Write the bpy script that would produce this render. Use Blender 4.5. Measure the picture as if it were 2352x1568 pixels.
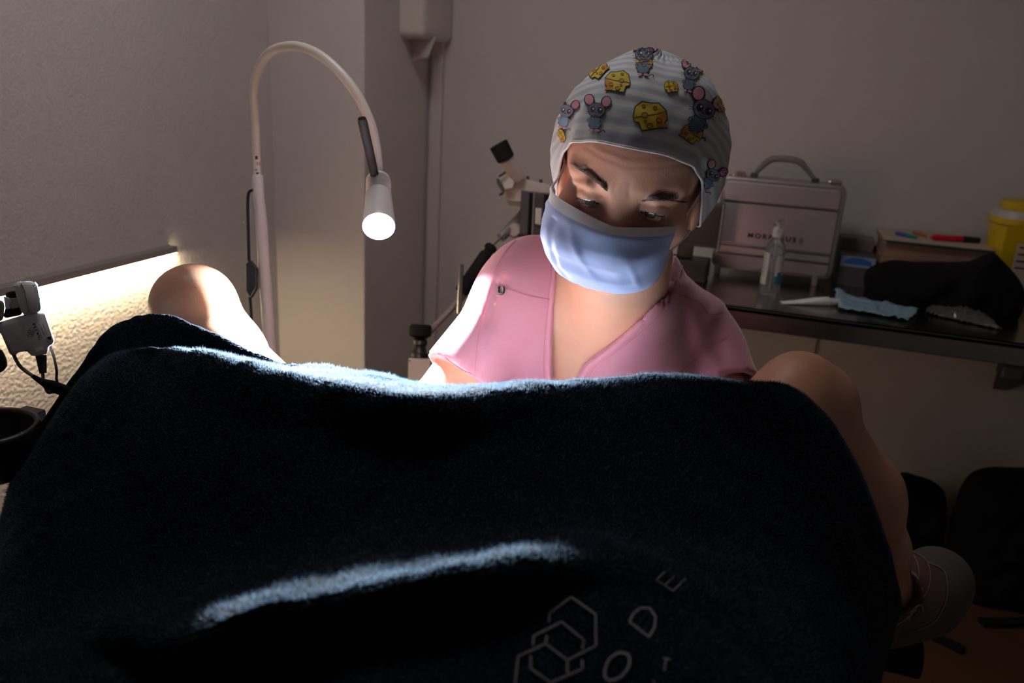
import bpy, bmesh, math, random
import numpy as np
from mathutils import Vector, Matrix, noise
from mathutils.bvhtree import BVHTree
for o in list(bpy.data.objects): bpy.data.objects.remove(o)
S = bpy.context.scene; COL = S.collection
random.seed(4); RNG = np.random.default_rng(4)

# ------------------------------------------------------------ camera
W, H = 2352, 1568; F = 28/36*W
yaw, pit, rol = map(math.radians, (17, 17.9, 3.4))
CAM = np.array([0, 0, 1.35]); ZV = np.array([0, 0, 1.])
fh = np.array([-math.sin(yaw), math.cos(yaw), 0]); r0 = np.array([math.cos(yaw), math.sin(yaw), 0])
FW = fh*math.cos(pit)-ZV*math.sin(pit); u0 = np.cross(r0, FW)
RT = r0*math.cos(rol)+u0*math.sin(rol); UP = u0*math.cos(rol)-r0*math.sin(rol)
cd = bpy.data.cameras.new('camera'); cam = bpy.data.objects.new('camera', cd); COL.objects.link(cam)
cam.matrix_world = Matrix([[RT[i], UP[i], -FW[i], CAM[i]] for i in range(3)]+[[0, 0, 0, 1]])
cd.lens = 28; cd.sensor_width = 36; cd.clip_start = .02; cd.clip_end = 60
cd.dof.use_dof = True; cd.dof.focus_distance = .88; cd.dof.aperture_fstop = 6.3
S.camera = cam
# ------------------------------------------------------------ world, view, large lights
w = bpy.data.worlds.new('world'); S.world = w; w.use_nodes = True
w.node_tree.nodes['Background'].inputs[0].default_value = (.95, .84, .82, 1)
w.node_tree.nodes['Background'].inputs[1].default_value = .035
S.view_settings.view_transform = 'Standard'; S.view_settings.look = 'None'
S.view_settings.gamma = 1; S.view_settings.use_curve_mapping = False; S.view_settings.exposure = 0.0
LAMP_W = 50.0; BEAM_W = 18; LED_W = 5.6; CEIL_W = 7.0; LED_E = 30; LENS_E = 40

# ------------------------------------------------------------ pixel helpers (authoring)
def P(x, y, d): return CAM+d*(FW+RT*((x-W/2)/F)-UP*((y-H/2)/F))
def pix(a):
    q = np.asarray(a, float)-CAM; d = q@FW; return W/2+F*(q@RT)/d, H/2-F*(q@UP)/d, d
def onY(x, y, Y): v = P(x, y, 1)-CAM; return CAM+v*(Y/v[1])
def onX(x, y, X): v = P(x, y, 1)-CAM; return CAM+v*(X/v[0])
def onZ(x, y, Z): v = P(x, y, 1)-CAM; return CAM+v*((Z-CAM[2])/v[2])

# ------------------------------------------------------------ materials
def lin(h):
    c = [int(h[i:i+2], 16)/255 for i in (0, 2, 4)]
    return tuple(x/12.92 if x <= .04045 else ((x+.055)/1.055)**2.4 for x in c)
def mat(name, c, rough=.6, metal=0, bump=0, bscale=200, emis=None, es=0, trans=0, sss=0, sheen=0, var=0, vscale=8, alpha=1, spec=.5, ior=1.45, bdist=.002, aniso=None):
    m = bpy.data.materials.new(name); m.use_nodes = True; nt = m.node_tree; b = nt.nodes['Principled BSDF']
    if isinstance(c, str): c = lin(c)
    b.inputs['Base Color'].default_value = (*c, 1); b.inputs['Roughness'].default_value = rough
    b.inputs['Metallic'].default_value = metal; b.inputs['Specular IOR Level'].default_value = spec
    b.inputs['Transmission Weight'].default_value = trans; b.inputs['IOR'].default_value = ior
    b.inputs['Alpha'].default_value = alpha
    if sss:
        b.inputs['Subsurface Weight'].default_value = sss; b.inputs['Subsurface Scale'].default_value = .012
        b.inputs['Subsurface Radius'].default_value = (1, .35, .2)
    if sheen:
        b.inputs['Sheen Weight'].default_value = sheen; b.inputs['Sheen Roughness'].default_value = .4
    if emis: b.inputs['Emission Color'].default_value = (*emis, 1); b.inputs['Emission Strength'].default_value = es
    tc = nt.nodes.new('ShaderNodeTexCoord')
    if var:
        n = nt.nodes.new('ShaderNodeTexNoise'); n.inputs['Scale'].default_value = vscale; n.inputs['Detail'].default_value = 5
        nt.links.new(tc.outputs['Object'], n.inputs['Vector'])
        r = nt.nodes.new('ShaderNodeMapRange'); r.inputs['To Min'].default_value = 1-var; r.inputs['To Max'].default_value = 1+var
        nt.links.new(n.outputs['Fac'], r.inputs['Value'])
        mx = nt.nodes.new('ShaderNodeVectorMath'); mx.operation = 'SCALE'; mx.inputs[0].default_value = c
        nt.links.new(r.outputs[0], mx.inputs['Scale']); nt.links.new(mx.outputs[0], b.inputs['Base Color'])
    if bump:
        n = nt.nodes.new('ShaderNodeTexNoise'); n.inputs['Scale'].default_value = bscale; n.inputs['Detail'].default_value = 3
        nt.links.new(tc.outputs['Object'], n.inputs['Vector'])
        bp = nt.nodes.new('ShaderNodeBump'); bp.inputs['Strength'].default_value = bump; bp.inputs['Distance'].default_value = bdist
        nt.links.new(n.outputs['Fac'], bp.inputs['Height']); nt.links.new(bp.outputs[0], b.inputs['Normal'])
    return m
M = {}
M['wall'] = mat('painted_plaster', (.60, .57, .56), .85, bump=.6, bscale=115, bdist=.0035)
M['wallsmooth'] = mat('smooth_plaster', (.60, .565, .55), .85, bump=.15, bscale=90)
M['floor'] = mat('brown_floor', (.08, .036, .016), .5, var=.25, vscale=6)
M['skin'] = mat('skin', (.64, .345, .255), .42, bump=.25, bscale=900, bdist=.0006, sss=.12, var=.10, vscale=30)
M['skin2'] = mat('patient_skin', (.38, .19, .12), .40, bump=.2, bscale=700, bdist=.0006, sss=.10, var=.06, vscale=20)
M['pink'] = mat('pink_scrub_cotton', (.44, .175, .245), .8, bump=.25, bscale=1400, bdist=.0005, sheen=.3)
M['pinkseam'] = mat('pink_seam_thread', (.42, .13, .18), .85)
M['pinkband'] = mat('pink_neckband', (.47, .19, .265), .8, bump=.2, bscale=1400, bdist=.0005, sheen=.3)
M['mask'] = mat('blue_nonwoven', (.40, .50, .86), .75, bump=.2, bscale=1600, bdist=.0004, sss=.1)
M['maskw'] = mat('white_nonwoven', (.84, .84, .90), .75, bump=.2, bscale=1200, bdist=.0004)
M['stitch'] = mat('weld_dots', (.10, .10, .16), .8)
M['blue2'] = mat('pale_blue_nonwoven', (.25, .40, .50), .8, bump=.3, bscale=60, bdist=.002)
M['brow'] = mat('brow_hair', (.12, .08, .075), .6)
M['lash'] = mat('lash_hair', (.015, .01, .01), .5)
M['eye'] = mat('eye_white', (.55, .48, .46), .15)
M['iris'] = mat('iris_brown', (.04, .02, .012), .1)
M['pearl'] = mat('pearl', (.7, .62, .58), .2)
M['terry'] = mat('navy_terry_cloth', (.003, .004, .009), .95, bump=.8, bscale=350, bdist=.003, spec=.05)
M['fibre'] = mat('navy_terry_pile', (.010, .020, .034), .6, spec=.3)
_nt = M['fibre'].node_tree; _tr = _nt.nodes.new('ShaderNodeBsdfTranslucent'); _tr.inputs[0].default_value = (.08, .12, .17, 1)
_mx = _nt.nodes.new('ShaderNodeMixShader'); _mx.inputs[0].default_value = .5     # thin fibres let light through
_nt.links.new(_nt.nodes['Principled BSDF'].outputs[0], _mx.inputs[1]); _nt.links.new(_tr.outputs[0], _mx.inputs[2])
_nt.links.new(_mx.outputs[0], _nt.nodes['Material Output'].inputs[0])
M['logo'] = mat('grey_embroidery', (.16, .145, .15), .8, bump=.4, bscale=900)
M['white'] = mat('white_enamel', (.62, .60, .60), .35)
M['offwhite'] = mat('offwhite_plastic', (.50, .46, .43), .4)
M['hpwhite'] = mat('pale_device_plastic', (.86, .82, .86), .4)
M['ivory'] = mat('ivory_plastic', (.66, .62, .56), .35)
M['paper'] = mat('white_paper', (.88, .88, .87), .8)
M['tissue'] = mat('tissue_paper', (.52, .47, .46), .9)
M['black'] = mat('black_plastic', (.012, .012, .013), .4)
M['matteblack'] = mat('matte_black_fabric', (.006, .006, .008), .95, bump=.4, bscale=300, spec=.15)
M['rubber'] = mat('black_rubber', (.010, .010, .011), .7, spec=.12)
M['darkgrey'] = mat('dark_grey_plastic', (.055, .05, .055), .5)
M['grey'] = mat('grey_plastic', (.22, .20, .20), .5)
M['steel'] = mat('brushed_steel', (.42, .40, .38), .22, metal=1, bump=.08, bscale=60)
M['chrome'] = mat('chrome', (.65, .62, .60), .15, metal=1)
M['alu'] = mat('case_aluminium', (.50, .43, .46), .42, metal=.55)
M['alu2'] = mat('case_edge_aluminium', (.42, .39, .39), .35, metal=.7)
M['ink'] = mat('dark_ink', (.02, .015, .02), .6)
M['lens'] = mat('lamp_lens', (1, 1, 1), .3, emis=(.85, .96, 1.), es=LENS_E)
M['led'] = mat('led_strip', (1, 1, 1), .5, emis=(1, .82, .52), es=LED_E)
M['rail'] = mat('rail_profile', (.30, .27, .25), .5)
M['clear'] = mat('clear_plastic', (.85, .85, .85), .08, trans=.92, ior=1.35)
M['gel'] = mat('clear_gel', (.75, .78, .78), .1, trans=.85, ior=1.33)
M['label'] = mat('white_label', (.60, .58, .56), .5)
M['teal'] = mat('teal_print', (.02, .16, .20), .5)
M['yellow'] = mat('yellow_plastic', (.62, .44, .01), .4)
M['cream'] = mat('cream_cover', (.50, .40, .30), .6)
M['card'] = mat('brown_card', (.30, .19, .14), .7)
M['greenedge'] = mat('dark_green_binding', (.01, .035, .035), .5)
M['boxblue'] = mat('printed_blue', (.02, .12, .40), .5)
M['boxpale'] = mat('printed_pale', (.25, .30, .40), .5)
M['boxdark'] = mat('printed_slate', (.07, .065, .085), .5)
M['penblue'] = mat('pen_blue', (.05, .10, .40), .3); M['penteal'] = mat('pen_teal', (.0, .25, .25), .3)
M['penorange'] = mat('pen_orange', (.50, .14, .01), .3); M['penred'] = mat('marker_red', (.60, .005, .04), .35)
M['penpurple'] = mat('pen_purple', (.12, .03, .14), .35); M['penpink'] = mat('pen_pink', (.45, .05, .14), .35)
M['shoe'] = mat('grey_suede', (.06, .055, .045), .8, bump=.3, bscale=500)
M['shoe2'] = mat('mauve_leather', (.07, .032, .030), .45)
M['shoetrim'] = mat('shoe_piping', (.16, .10, .08), .4)
M['cheese'] = mat('cheese_yellow', (.60, .44, .02), .8); M['cheese2'] = mat('cheese_orange', (.50, .20, .01), .8)
M['mgrey'] = mat('mouse_grey', (.13, .14, .18), .8); M['mdark'] = mat('print_outline', (.012, .014, .03), .8)
M['mpink'] = mat('print_pink', (.55, .24, .30), .8); M['mblue'] = mat('print_dungaree_blue', (.08, .15, .22), .8)
M['mwhite'] = mat('print_white', (.7, .7, .72), .8)
M['vinyl'] = mat('grey_vinyl', (.10, .10, .11), .5)
M['green'] = mat('green_glass_edge', (.05, .10, .03), .3)
def cap_mat():
    m = mat('striped_cap_cotton', (.6, .62, .66), .85, bump=.25, bscale=1200, bdist=.0005)
    nt = m.node_tree; b = nt.nodes['Principled BSDF']
    uv = nt.nodes.new('ShaderNodeUVMap'); uv.uv_map = 'UVMap'
    sp = nt.nodes.new('ShaderNodeSeparateXYZ'); nt.links.new(uv.outputs[0], sp.inputs[0])
    n = nt.nodes.new('ShaderNodeTexNoise'); n.inputs['Scale'].default_value = 9; nt.links.new(uv.outputs[0], n.inputs['Vector'])
    a = nt.nodes.new('ShaderNodeMath'); a.operation = 'MULTIPLY_ADD'; a.inputs[1].default_value = .012
    nt.links.new(n.outputs['Fac'], a.inputs[0]); nt.links.new(sp.outputs['Y'], a.inputs[2])
    s = nt.nodes.new('ShaderNodeMath'); s.operation = 'MULTIPLY'; s.inputs[1].default_value = 2*math.pi*12
    nt.links.new(a.outputs[0], s.inputs[0])
    si = nt.nodes.new('ShaderNodeMath'); si.operation = 'SINE'; nt.links.new(s.outputs[0], si.inputs[0])
    r = nt.nodes.new('ShaderNodeValToRGB'); r.color_ramp.elements[0].position = .25; r.color_ramp.elements[1].position = .75
    r.color_ramp.elements[0].color = (.43, .48, .55, 1); r.color_ramp.elements[1].color = (.60, .62, .62, 1)
    mr = nt.nodes.new('ShaderNodeMapRange'); mr.inputs['From Min'].default_value = -1; nt.links.new(si.outputs[0], mr.inputs['Value'])
    nt.links.new(mr.outputs[0], r.inputs['Fac']); nt.links.new(r.outputs[0], b.inputs['Base Color'])
    return m
M['cap'] = cap_mat()

# ------------------------------------------------------------ object helpers
def obj(name, verts, faces, m=None, parent=None, smooth=False):
    me = bpy.data.meshes.new(name)
    me.from_pydata([tuple(map(float, v)) for v in verts], [], [tuple(map(int, f)) for f in faces]); me.update()
    return mobj(name, me, m, parent, smooth)
def mobj(name, me, m=None, parent=None, smooth=False):
    o = bpy.data.objects.new(name, me); COL.objects.link(o)
    if m is not None:
        for k in (m if isinstance(m, (list, tuple)) else [m]): me.materials.append(M[k])
    if smooth: me.polygons.foreach_set('use_smooth', [True]*len(me.polygons))
    if parent is not None: adopt(o, parent)
    return o
def adopt(o, parent):
    o.parent = parent
    if parent.type == 'EMPTY': o.matrix_parent_inverse = Matrix.Translation(-Vector(parent['base']))
def tag(o, label, cat, group=None, kind=None):
    o['label'] = label; o['category'] = cat
    if group: o['group'] = group
    if kind: o['kind'] = kind
    return o
def thing(name, label, cat, loc, group=None):
    o = bpy.data.objects.new(name, None); COL.objects.link(o); o.location = Vector(loc); o['base'] = tuple(map(float, loc))
    o.empty_display_size = .05
    return tag(o, label, cat, group)
def struct(o): o['kind'] = 'structure'; return o
def box_bm(lo, hi, bev=0, seg=2, rotz=0, c=None):
    bm = bmesh.new(); bmesh.ops.create_cube(bm, size=1)
    lo = np.array(lo, float); hi = np.array(hi, float)
    for v in bm.verts: v.co = Vector((lo+hi)/2+np.array(v.co)*(hi-lo))
    if bev: bmesh.ops.bevel(bm, geom=bm.edges[:], offset=bev, segments=seg, profile=.5, affect='EDGES')
    if rotz: bmesh.ops.rotate(bm, verts=bm.verts[:], cent=Vector(c if c is not None else (lo+hi)/2), matrix=Matrix.Rotation(rotz, 3, 'Z'))
    return bm
def frombm(name, bm, m, parent=None, smooth=False):
    me = bpy.data.meshes.new(name); bm.to_mesh(me); bm.free(); return mobj(name, me, m, parent, smooth)
def box(name, lo, hi, m, parent=None, bev=0, seg=2, rotz=0, c=None, smooth=False):
    return frombm(name, box_bm(lo, hi, bev, seg, rotz, c), m, parent, smooth)
def catmull(pts, n=8, closed=False):
    pts = np.array(pts, float); out = []; N = len(pts)
    if N < 3: return pts
    rng = range(N) if closed else range(N-1)
    for i in rng:
        if closed: p0, p1, p2, p3 = pts[(i-1) % N], pts[i], pts[(i+1) % N], pts[(i+2) % N]
        else: p0, p1, p2, p3 = pts[max(i-1, 0)], pts[i], pts[i+1], pts[min(i+2, N-1)]
        for k in range(n):
            t = k/n; out.append(.5*((2*p1)+(-p0+p2)*t+(2*p0-5*p1+4*p2-p3)*t*t+(-p0+3*p1-3*p2+p3)*t**3))
    if not closed: out.append(pts[-1])
    return np.array(out)
def tube_data(pts, rad, n=14, caps=True, flat=None):
    pts = np.array(pts, float); N = len(pts)
    rad = np.full(N, rad, float) if np.isscalar(rad) else np.array(rad, float)
    T = np.gradient(pts, axis=0); T /= np.linalg.norm(T, axis=1)[:, None]+1e-12
    a = np.array([0, 0, 1.]) if abs(T[0][2]) < .9 else np.array([1., 0, 0])
    nrm = np.cross(T[0], a); nrm /= np.linalg.norm(nrm); V = []; Fc = []
    for i in range(N):
        nrm = nrm-T[i]*(nrm@T[i]); nrm /= np.linalg.norm(nrm); b = np.cross(T[i], nrm)
        for k in range(n):
            t = 2*math.pi*k/n; V.append(pts[i]+rad[i]*(math.cos(t)*nrm+math.sin(t)*b))
    for i in range(N-1):
        for k in range(n): Fc.append((i*n+k, i*n+(k+1) % n, (i+1)*n+(k+1) % n, (i+1)*n+k))
    if caps: Fc.append(tuple(range(n))[::-1]); Fc.append(tuple((N-1)*n+k for k in range(n)))
    return V, Fc
def tube(name, pts, rad, m, parent=None, n=14, smooth=True):
    V, Fc = tube_data(pts, rad, n); o = obj(name, V, Fc, m, parent, smooth); return sharp(o)
def sharp(o, ang=45):
    me = o.data; bm = bmesh.new(); bm.from_mesh(me)
    for e in bm.edges:
        if len(e.link_faces) == 2 and e.calc_face_angle(0) > math.radians(ang): e.smooth = False
    for f in bm.faces: f.smooth = True
    bm.to_mesh(me); bm.free(); return o
def merge(parts):
    V = []; Fc = []
    for v, f in parts:
        k = len(V); V += list(v); Fc += [tuple(i+k for i in t) for t in f]
    return V, Fc
def lathe(name, a, b, prof, m, parent=None, n=28):
    """prof: list of (fraction along a->b, radius)"""
    a = np.array(a, float); b = np.array(b, float); t = (b-a)/np.linalg.norm(b-a)
    x = np.cross(t, [0, 0, 1.]) if abs(t[2]) < .9 else np.cross(t, [1., 0, 0]); x /= np.linalg.norm(x); y = np.cross(t, x)
    V = []; Fc = []
    for s, r in prof:
        c = a+(b-a)*s
        for k in range(n):
            q = 2*math.pi*k/n; V.append(c+r*(math.cos(q)*x+math.sin(q)*y))
    for i in range(len(prof)-1):
        for k in range(n): Fc.append((i*n+k, i*n+(k+1) % n, (i+1)*n+(k+1) % n, (i+1)*n+k))
    Fc.append(tuple(range(n))[::-1]); Fc.append(tuple((len(prof)-1)*n+k for k in range(n)))
    return sharp(obj(name, V, Fc, m, parent, True), 40)
def prism(name, pts, th, m, parent=None, bev=0, direction=(0, 1, 0)):
    """closed outline of world points, extruded by th along a direction"""
    bm = bmesh.new(); vs = [bm.verts.new(tuple(map(float, p))) for p in pts]; f = bm.faces.new(vs)
    r = bmesh.ops.extrude_face_region(bm, geom=[f]); nv = [g for g in r['geom'] if isinstance(g, bmesh.types.BMVert)]
    bmesh.ops.translate(bm, verts=nv, vec=Vector(direction)*th); bmesh.ops.recalc_face_normals(bm, faces=bm.faces)
    if bev: bmesh.ops.bevel(bm, geom=bm.edges[:], offset=bev, segments=2, profile=.5, affect='EDGES')
    return frombm(name, bm, m, parent)
def bvh(*os):
    V = []; Fc = []
    for o in os:
        k = len(V); V += [o.matrix_basis @ v.co for v in o.data.vertices] if not o.parent else [v.co.copy() for v in o.data.vertices]
        Fc += [tuple(i+k for i in p.vertices) for p in o.data.polygons]
    return BVHTree.FromPolygons(V, Fc)
CV = Vector(CAM); VIEWOFF = [False]
def hit(tree, x, y, off=.0006, back=None):
    d = Vector(P(x, y, 1)-CAM).normalized(); l, n, i, t = tree.ray_cast(CV, d)
    if l is None: return None
    if n.dot(d) > 0: n = -n
    return l-d*off if VIEWOFF[0] else l+n*off
def ribbon(tree, pts, wpx, off=.0006, sm=6, thick=0, smooth3=0):
    """a band lying on a surface, following a line of pixels"""
    pts = catmull(pts, sm) if sm > 1 and len(pts) > 2 else np.array(pts, float)
    ws = np.interp(np.linspace(0, 1, len(pts)), np.linspace(0, 1, len(wpx)), wpx) if not np.isscalar(wpx) else np.full(len(pts), wpx)
    T = np.gradient(pts, axis=0); T /= np.linalg.norm(T, axis=1)[:, None]+1e-9; Nn = np.stack([-T[:, 1], T[:, 0]], 1)
    V = []; Fc = []; ok = []; K = 5 if max(ws) > 10 else 3
    for p, n, q in zip(pts, Nn, ws):
        row = []
        for k in range(K):
            s = (k/(K-1)-.5)*q; h = hit(tree, *(p+n*s), off=off+(thick*(1-(2*k/(K-1)-1)**2)))
            row.append(h)
        ok.append(all(h is not None for h in row))
        V += [tuple(h) if h is not None else (0, 0, 0) for h in row]
    if smooth3:
        A = np.array(V).reshape(-1, K, 3)
        D = np.array([[pix(q)[2] if abs(q).sum() > 0 else np.nan for q in r_] for r_ in A]); X = np.array([[p+n*((k/(K-1)-.5)*q) for k in range(K)] for p, n, q in zip(pts, Nn, ws)])
        for k in range(K):
            g = np.isfinite(D[:, k]); d_ = np.interp(np.arange(len(D)), np.arange(len(D))[g], D[g, k])
            for _ in range(smooth3): d_[1:-1] = np.minimum((d_[:-2]+2*d_[1:-1]+d_[2:])/4, d_[1:-1]+.0005)
            for i_ in range(len(D)): A[i_, k] = P(*X[i_, k], d_[i_])
        V = [tuple(v) for v in A.reshape(-1, 3)]; ok = [True]*len(pts)
    for i in range(len(pts)-1):
        if ok[i] and ok[i+1]:
            for k in range(K-1): Fc.append((i*K+k, i*K+k+1, (i+1)*K+k+1, (i+1)*K+k))
    return V, Fc
def patch(tree, poly, off=.0006, step=7):
    """a filled outline of pixels, laid on a surface"""
    bm = bmesh.new(); bm.faces.new([bm.verts.new((float(x), float(y), 0)) for x, y in poly])
    bmesh.ops.triangulate(bm, faces=bm.faces)
    for _ in range(4):
        es = [e for e in bm.edges if e.calc_length() > step]
        if not es: break
        bmesh.ops.subdivide_edges(bm, edges=es, cuts=1); bmesh.ops.triangulate(bm, faces=bm.faces)
    V = []; bad = set()
    for i, v in enumerate(bm.verts):
        v.index = i; h = hit(tree, v.co.x, v.co.y, off)
        if h is None: bad.add(i); h = (0, 0, 0)
        V.append(tuple(h))
    Fc = [tuple(v.index for v in f.verts) for f in bm.faces if not any(v.index in bad for v in f.verts)]
    bm.free(); return V, Fc
def ell(cx, cy, rx, ry, a=0, n=20):
    c, s = math.cos(a), math.sin(a)
    return [(cx+rx*math.cos(t)*c-ry*math.sin(t)*s, cy+rx*math.cos(t)*s+ry*math.sin(t)*c) for t in np.linspace(0, 2*math.pi, n, endpoint=False)]
def clean(o):
    bm = bmesh.new(); bm.from_mesh(o.data)
    bmesh.ops.delete(bm, geom=[v for v in bm.verts if not v.link_faces], context='VERTS'); bm.to_mesh(o.data); bm.free(); return o
def text(name, s, size, m, parent, mw, extrude=.0004, spacing=1.0, align='CENTER'):
    c = bpy.data.curves.new(name, 'FONT'); c.body = s; c.size = size; c.extrude = extrude; c.space_character = spacing; c.align_x = align; c.align_y = 'CENTER'; c.offset = size*.03
    o = bpy.data.objects.new(name+'_t', c); COL.objects.link(o); bpy.context.view_layer.update()
    me = bpy.data.meshes.new_from_object(o.evaluated_get(bpy.context.evaluated_depsgraph_get())); bpy.data.objects.remove(o)
    me.transform(mw); me.materials.clear(); return mobj(name, me, m, parent)

# ------------------------------------------------------------ implicit surfaces
def smin(a, b, k): h = np.clip(.5+.5*(b-a)/k, 0, 1); return b+(a-b)*h-k*h*(1-h)
def smax(a, b, k): return -smin(-a, -b, k)
def sph(p, c, r): return np.sqrt(((p-np.array(c, np.float32))**2).sum(-1))-r
def elli(p, c, r):
    r = np.array(r, np.float32); q = (p-np.array(c, np.float32))/r; k0 = np.sqrt((q*q).sum(-1)); k1 = np.sqrt(((q/r)**2).sum(-1))+1e-6
    return k0*(k0-1)/k1
def caps(p, a, b, ra, rb):
    a = np.array(a, np.float32); b = np.array(b, np.float32); ab = b-a; t = np.clip(((p-a)@ab)/(ab@ab), 0, 1)
    d = p-a-t[..., None]*ab; return np.sqrt((d*d).sum(-1))-(ra+(rb-ra)*t)
def surfnets(f, lo, hi, h):
    ax = [np.arange(l, u+h, h, dtype=np.float32) for l, u in zip(lo, hi)]
    n = [len(a) for a in ax]; g = np.empty(n, np.float32)
    for i in range(0, n[0], 24):
        X, Y, Z = np.meshgrid(ax[0][i:i+24], ax[1], ax[2], indexing='ij'); g[i:i+24] = f(np.stack([X, Y, Z], -1))
    s = g < 0; c = np.zeros([k-1 for k in n], np.int8)
    sl = [(slice(0, -1), slice(1, None))[i] for i in range(2)]
    for i in (0, 1):
        for j in (0, 1):
            for k in (0, 1): c += s[sl[i], sl[j], sl[k]]
    act = (c > 0) & (c < 8); idx = np.full(act.shape, -1, np.int64); ii = np.argwhere(act); idx[act] = np.arange(len(ii))
    acc = np.zeros((len(ii), 3)); cnt = np.zeros(len(ii))
    corner = [(i, j, k) for i in (0, 1) for j in (0, 1) for k in (0, 1)]
    for a in corner:
        for axx in range(3):
            if a[axx]: continue
            b = list(a); b[axx] = 1
            ga = g[ii[:, 0]+a[0], ii[:, 1]+a[1], ii[:, 2]+a[2]]; gb = g[ii[:, 0]+b[0], ii[:, 1]+b[1], ii[:, 2]+b[2]]
            m = (ga < 0) != (gb < 0); t = ga[m]/(ga[m]-gb[m])
            q = np.tile(np.array(a, float), (m.sum(), 1)); q[:, axx] += t
            acc[m] += q; cnt[m] += 1
    V = np.array(lo)+(ii+acc/cnt[:, None])*h
    Fc = []
    for axx in range(3):
        u, v = [(1, 2), (2, 0), (0, 1)][axx]
        A = s; sa = [slice(None)]*3; sb = [slice(None)]*3; sa[axx] = slice(0, -1); sb[axx] = slice(1, None)
        ch = A[tuple(sa)] != A[tuple(sb)]; e = np.argwhere(ch); e = e[(e[:, u] > 0) & (e[:, v] > 0) & (e[:, u] < n[u]-1) & (e[:, v] < n[v]-1)]
        du = np.zeros(3, int); du[u] = 1; dv = np.zeros(3, int); dv[v] = 1
        q = np.stack([idx[tuple((e-du-dv).T)], idx[tuple((e-dv).T)], idx[tuple(e.T)], idx[tuple((e-du).T)]], 1)
        ins = s[tuple(e.T)]; q[~ins] = q[~ins][:, ::-1]; Fc.append(q)
    Fc = np.concatenate(Fc); Fc = Fc[(Fc >= 0).all(1)]
    return V, Fc
def npobj(name, V, Fc, m, parent=None):
    me = bpy.data.meshes.new(name); V = np.asarray(V, np.float32); Fc = np.asarray(Fc, np.int32); k = Fc.shape[1]
    me.vertices.add(len(V)); me.vertices.foreach_set('co', V.ravel()); me.loops.add(Fc.size); me.loops.foreach_set('vertex_index', Fc.ravel())
    me.polygons.add(len(Fc)); me.polygons.foreach_set('loop_start', np.arange(0, Fc.size, k, dtype=np.int32)); me.update(calc_edges=True); me.validate()
    return mobj(name, me, m, parent, True)

# ============================================================ THE ROOM
BY = 2.62; CX = -1.1465; PY = 2.1535; LX = -1.4587
struct(box('wall_left', (LX-.12, -.6, 0), (LX, PY+.3, 2.5), 'wall'))
struct(box('wall_back', (CX-.1, BY, 0), (1.5, BY+.12, 2.5), 'wallsmooth'))
struct(box('wall_pillar', (LX-.02, PY, 0), (CX, BY+.02, 2.5), 'wallsmooth', bev=.004))
struct(box('floor', (LX-.1, -.8, -.08), (1.5, BY+.1, 0), 'floor'))
x0 = onY(990, 300, BY)[0]; x1 = onY(1017, 300, BY)[0]
struct(box('ceiling', (LX-.1, -.8, 2.5), (1.4, BY+.1, 2.58), 'wallsmooth'))
struct(box('wall_right', (1.4, -.6, 0), (1.5, BY+.1, 2.5), 'wallsmooth'))
t1 = struct(box('trim_1', (x0+.004, BY-.018, 0), (x1, BY, 1.62), 'wallsmooth', bev=.003))
# LED rail on the left wall
rl = thing('wall_light_rail', 'grey wall rail with a glowing warm LED strip along its underside, on left wall', 'wall light', (LX, 1.25, .885))
box('profile', (LX, .85, .885), (LX+.028, 1.676, .903), 'rail', rl, bev=.0015)
box('diffuser', (LX+.004, .85, .8825), (LX+.022, 1.679, .8852), 'led', rl)
ld = bpy.data.lights.new('led_light', 'AREA'); ld.shape = 'RECTANGLE'; ld.size = .84; ld.size_y = .014; ld.energy = LED_W; ld.color = (1, .78, .48)
lo = bpy.data.objects.new('led_light', ld); COL.objects.link(lo); lo.location = (LX+.014, 1.26, .881); lo.rotation_euler = (0, 0, math.pi/2)
adopt_l = lo; lo.parent = rl; lo.matrix_parent_inverse = Matrix.Translation(-Vector(rl['base']))

cp_ = thing('ceiling_fill', 'dim square ceiling lamp above the left side of the room', 'lamp', (-.62, 1.15, 2.47))  # added overhead fill, out of view, sets the general room brightness
box('fill_frame', (-.93, .84, 2.47), (-.31, 1.46, 2.5), 'white', cp_, bev=.004)
cl_ = bpy.data.lights.new('ceiling_fill_light', 'AREA'); cl_.shape = 'SQUARE'; cl_.size = .58; cl_.energy = CEIL_W; cl_.color = (1, .94, .93)
co_ = bpy.data.objects.new('ceiling_fill_light', cl_); COL.objects.link(co_); co_.location = (-.62, 1.15, 2.466); co_.parent = cp_; co_.matrix_parent_inverse = Matrix.Translation(-Vector(cp_['base']))

# ============================================================ EXAM LAMP
LD = 1.10
lens_c = P(870, 520, LD); hb = P(869, 414, LD+.085); axis = lens_c-hb; axis /= np.linalg.norm(axis)
lamp = thing('examination_lamp', 'white gooseneck examination lamp with its bright round head lit', 'lamp', onZ(625, 820, 0)*0+np.array([P(640, 1000, 1.5)[0], P(640, 1000, 1.5)[1], 0]))
pole_top = P(593, 405, 1.42); pole_low = P(622, 830, 1.42)
dirp = (pole_low-pole_top); foot = pole_low+dirp*(pole_low[2]/-dirp[2])
lamp.location = Vector(foot); lamp['base'] = tuple(map(float, foot))
px = 1.42/F
tube('pole', [foot+np.array([0, 0, .03]), pole_low, P(598, 480, 1.42), P(594, 455, 1.42)], [15*px, 14.5*px, 13*px, 13*px], 'white', lamp, 24)
lathe('base', foot, foot+np.array([0, 0, .05]), [(0, .13), (.5, .13), (.8, .11), (1, .03)], 'white', lamp)
lathe('collar', P(594, 458, 1.42), P(592, 402, 1.42), [(0, 13.6*px), (.85, 13.2*px), (.97, 12*px), (1, 10*px)], 'white', lamp)
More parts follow.
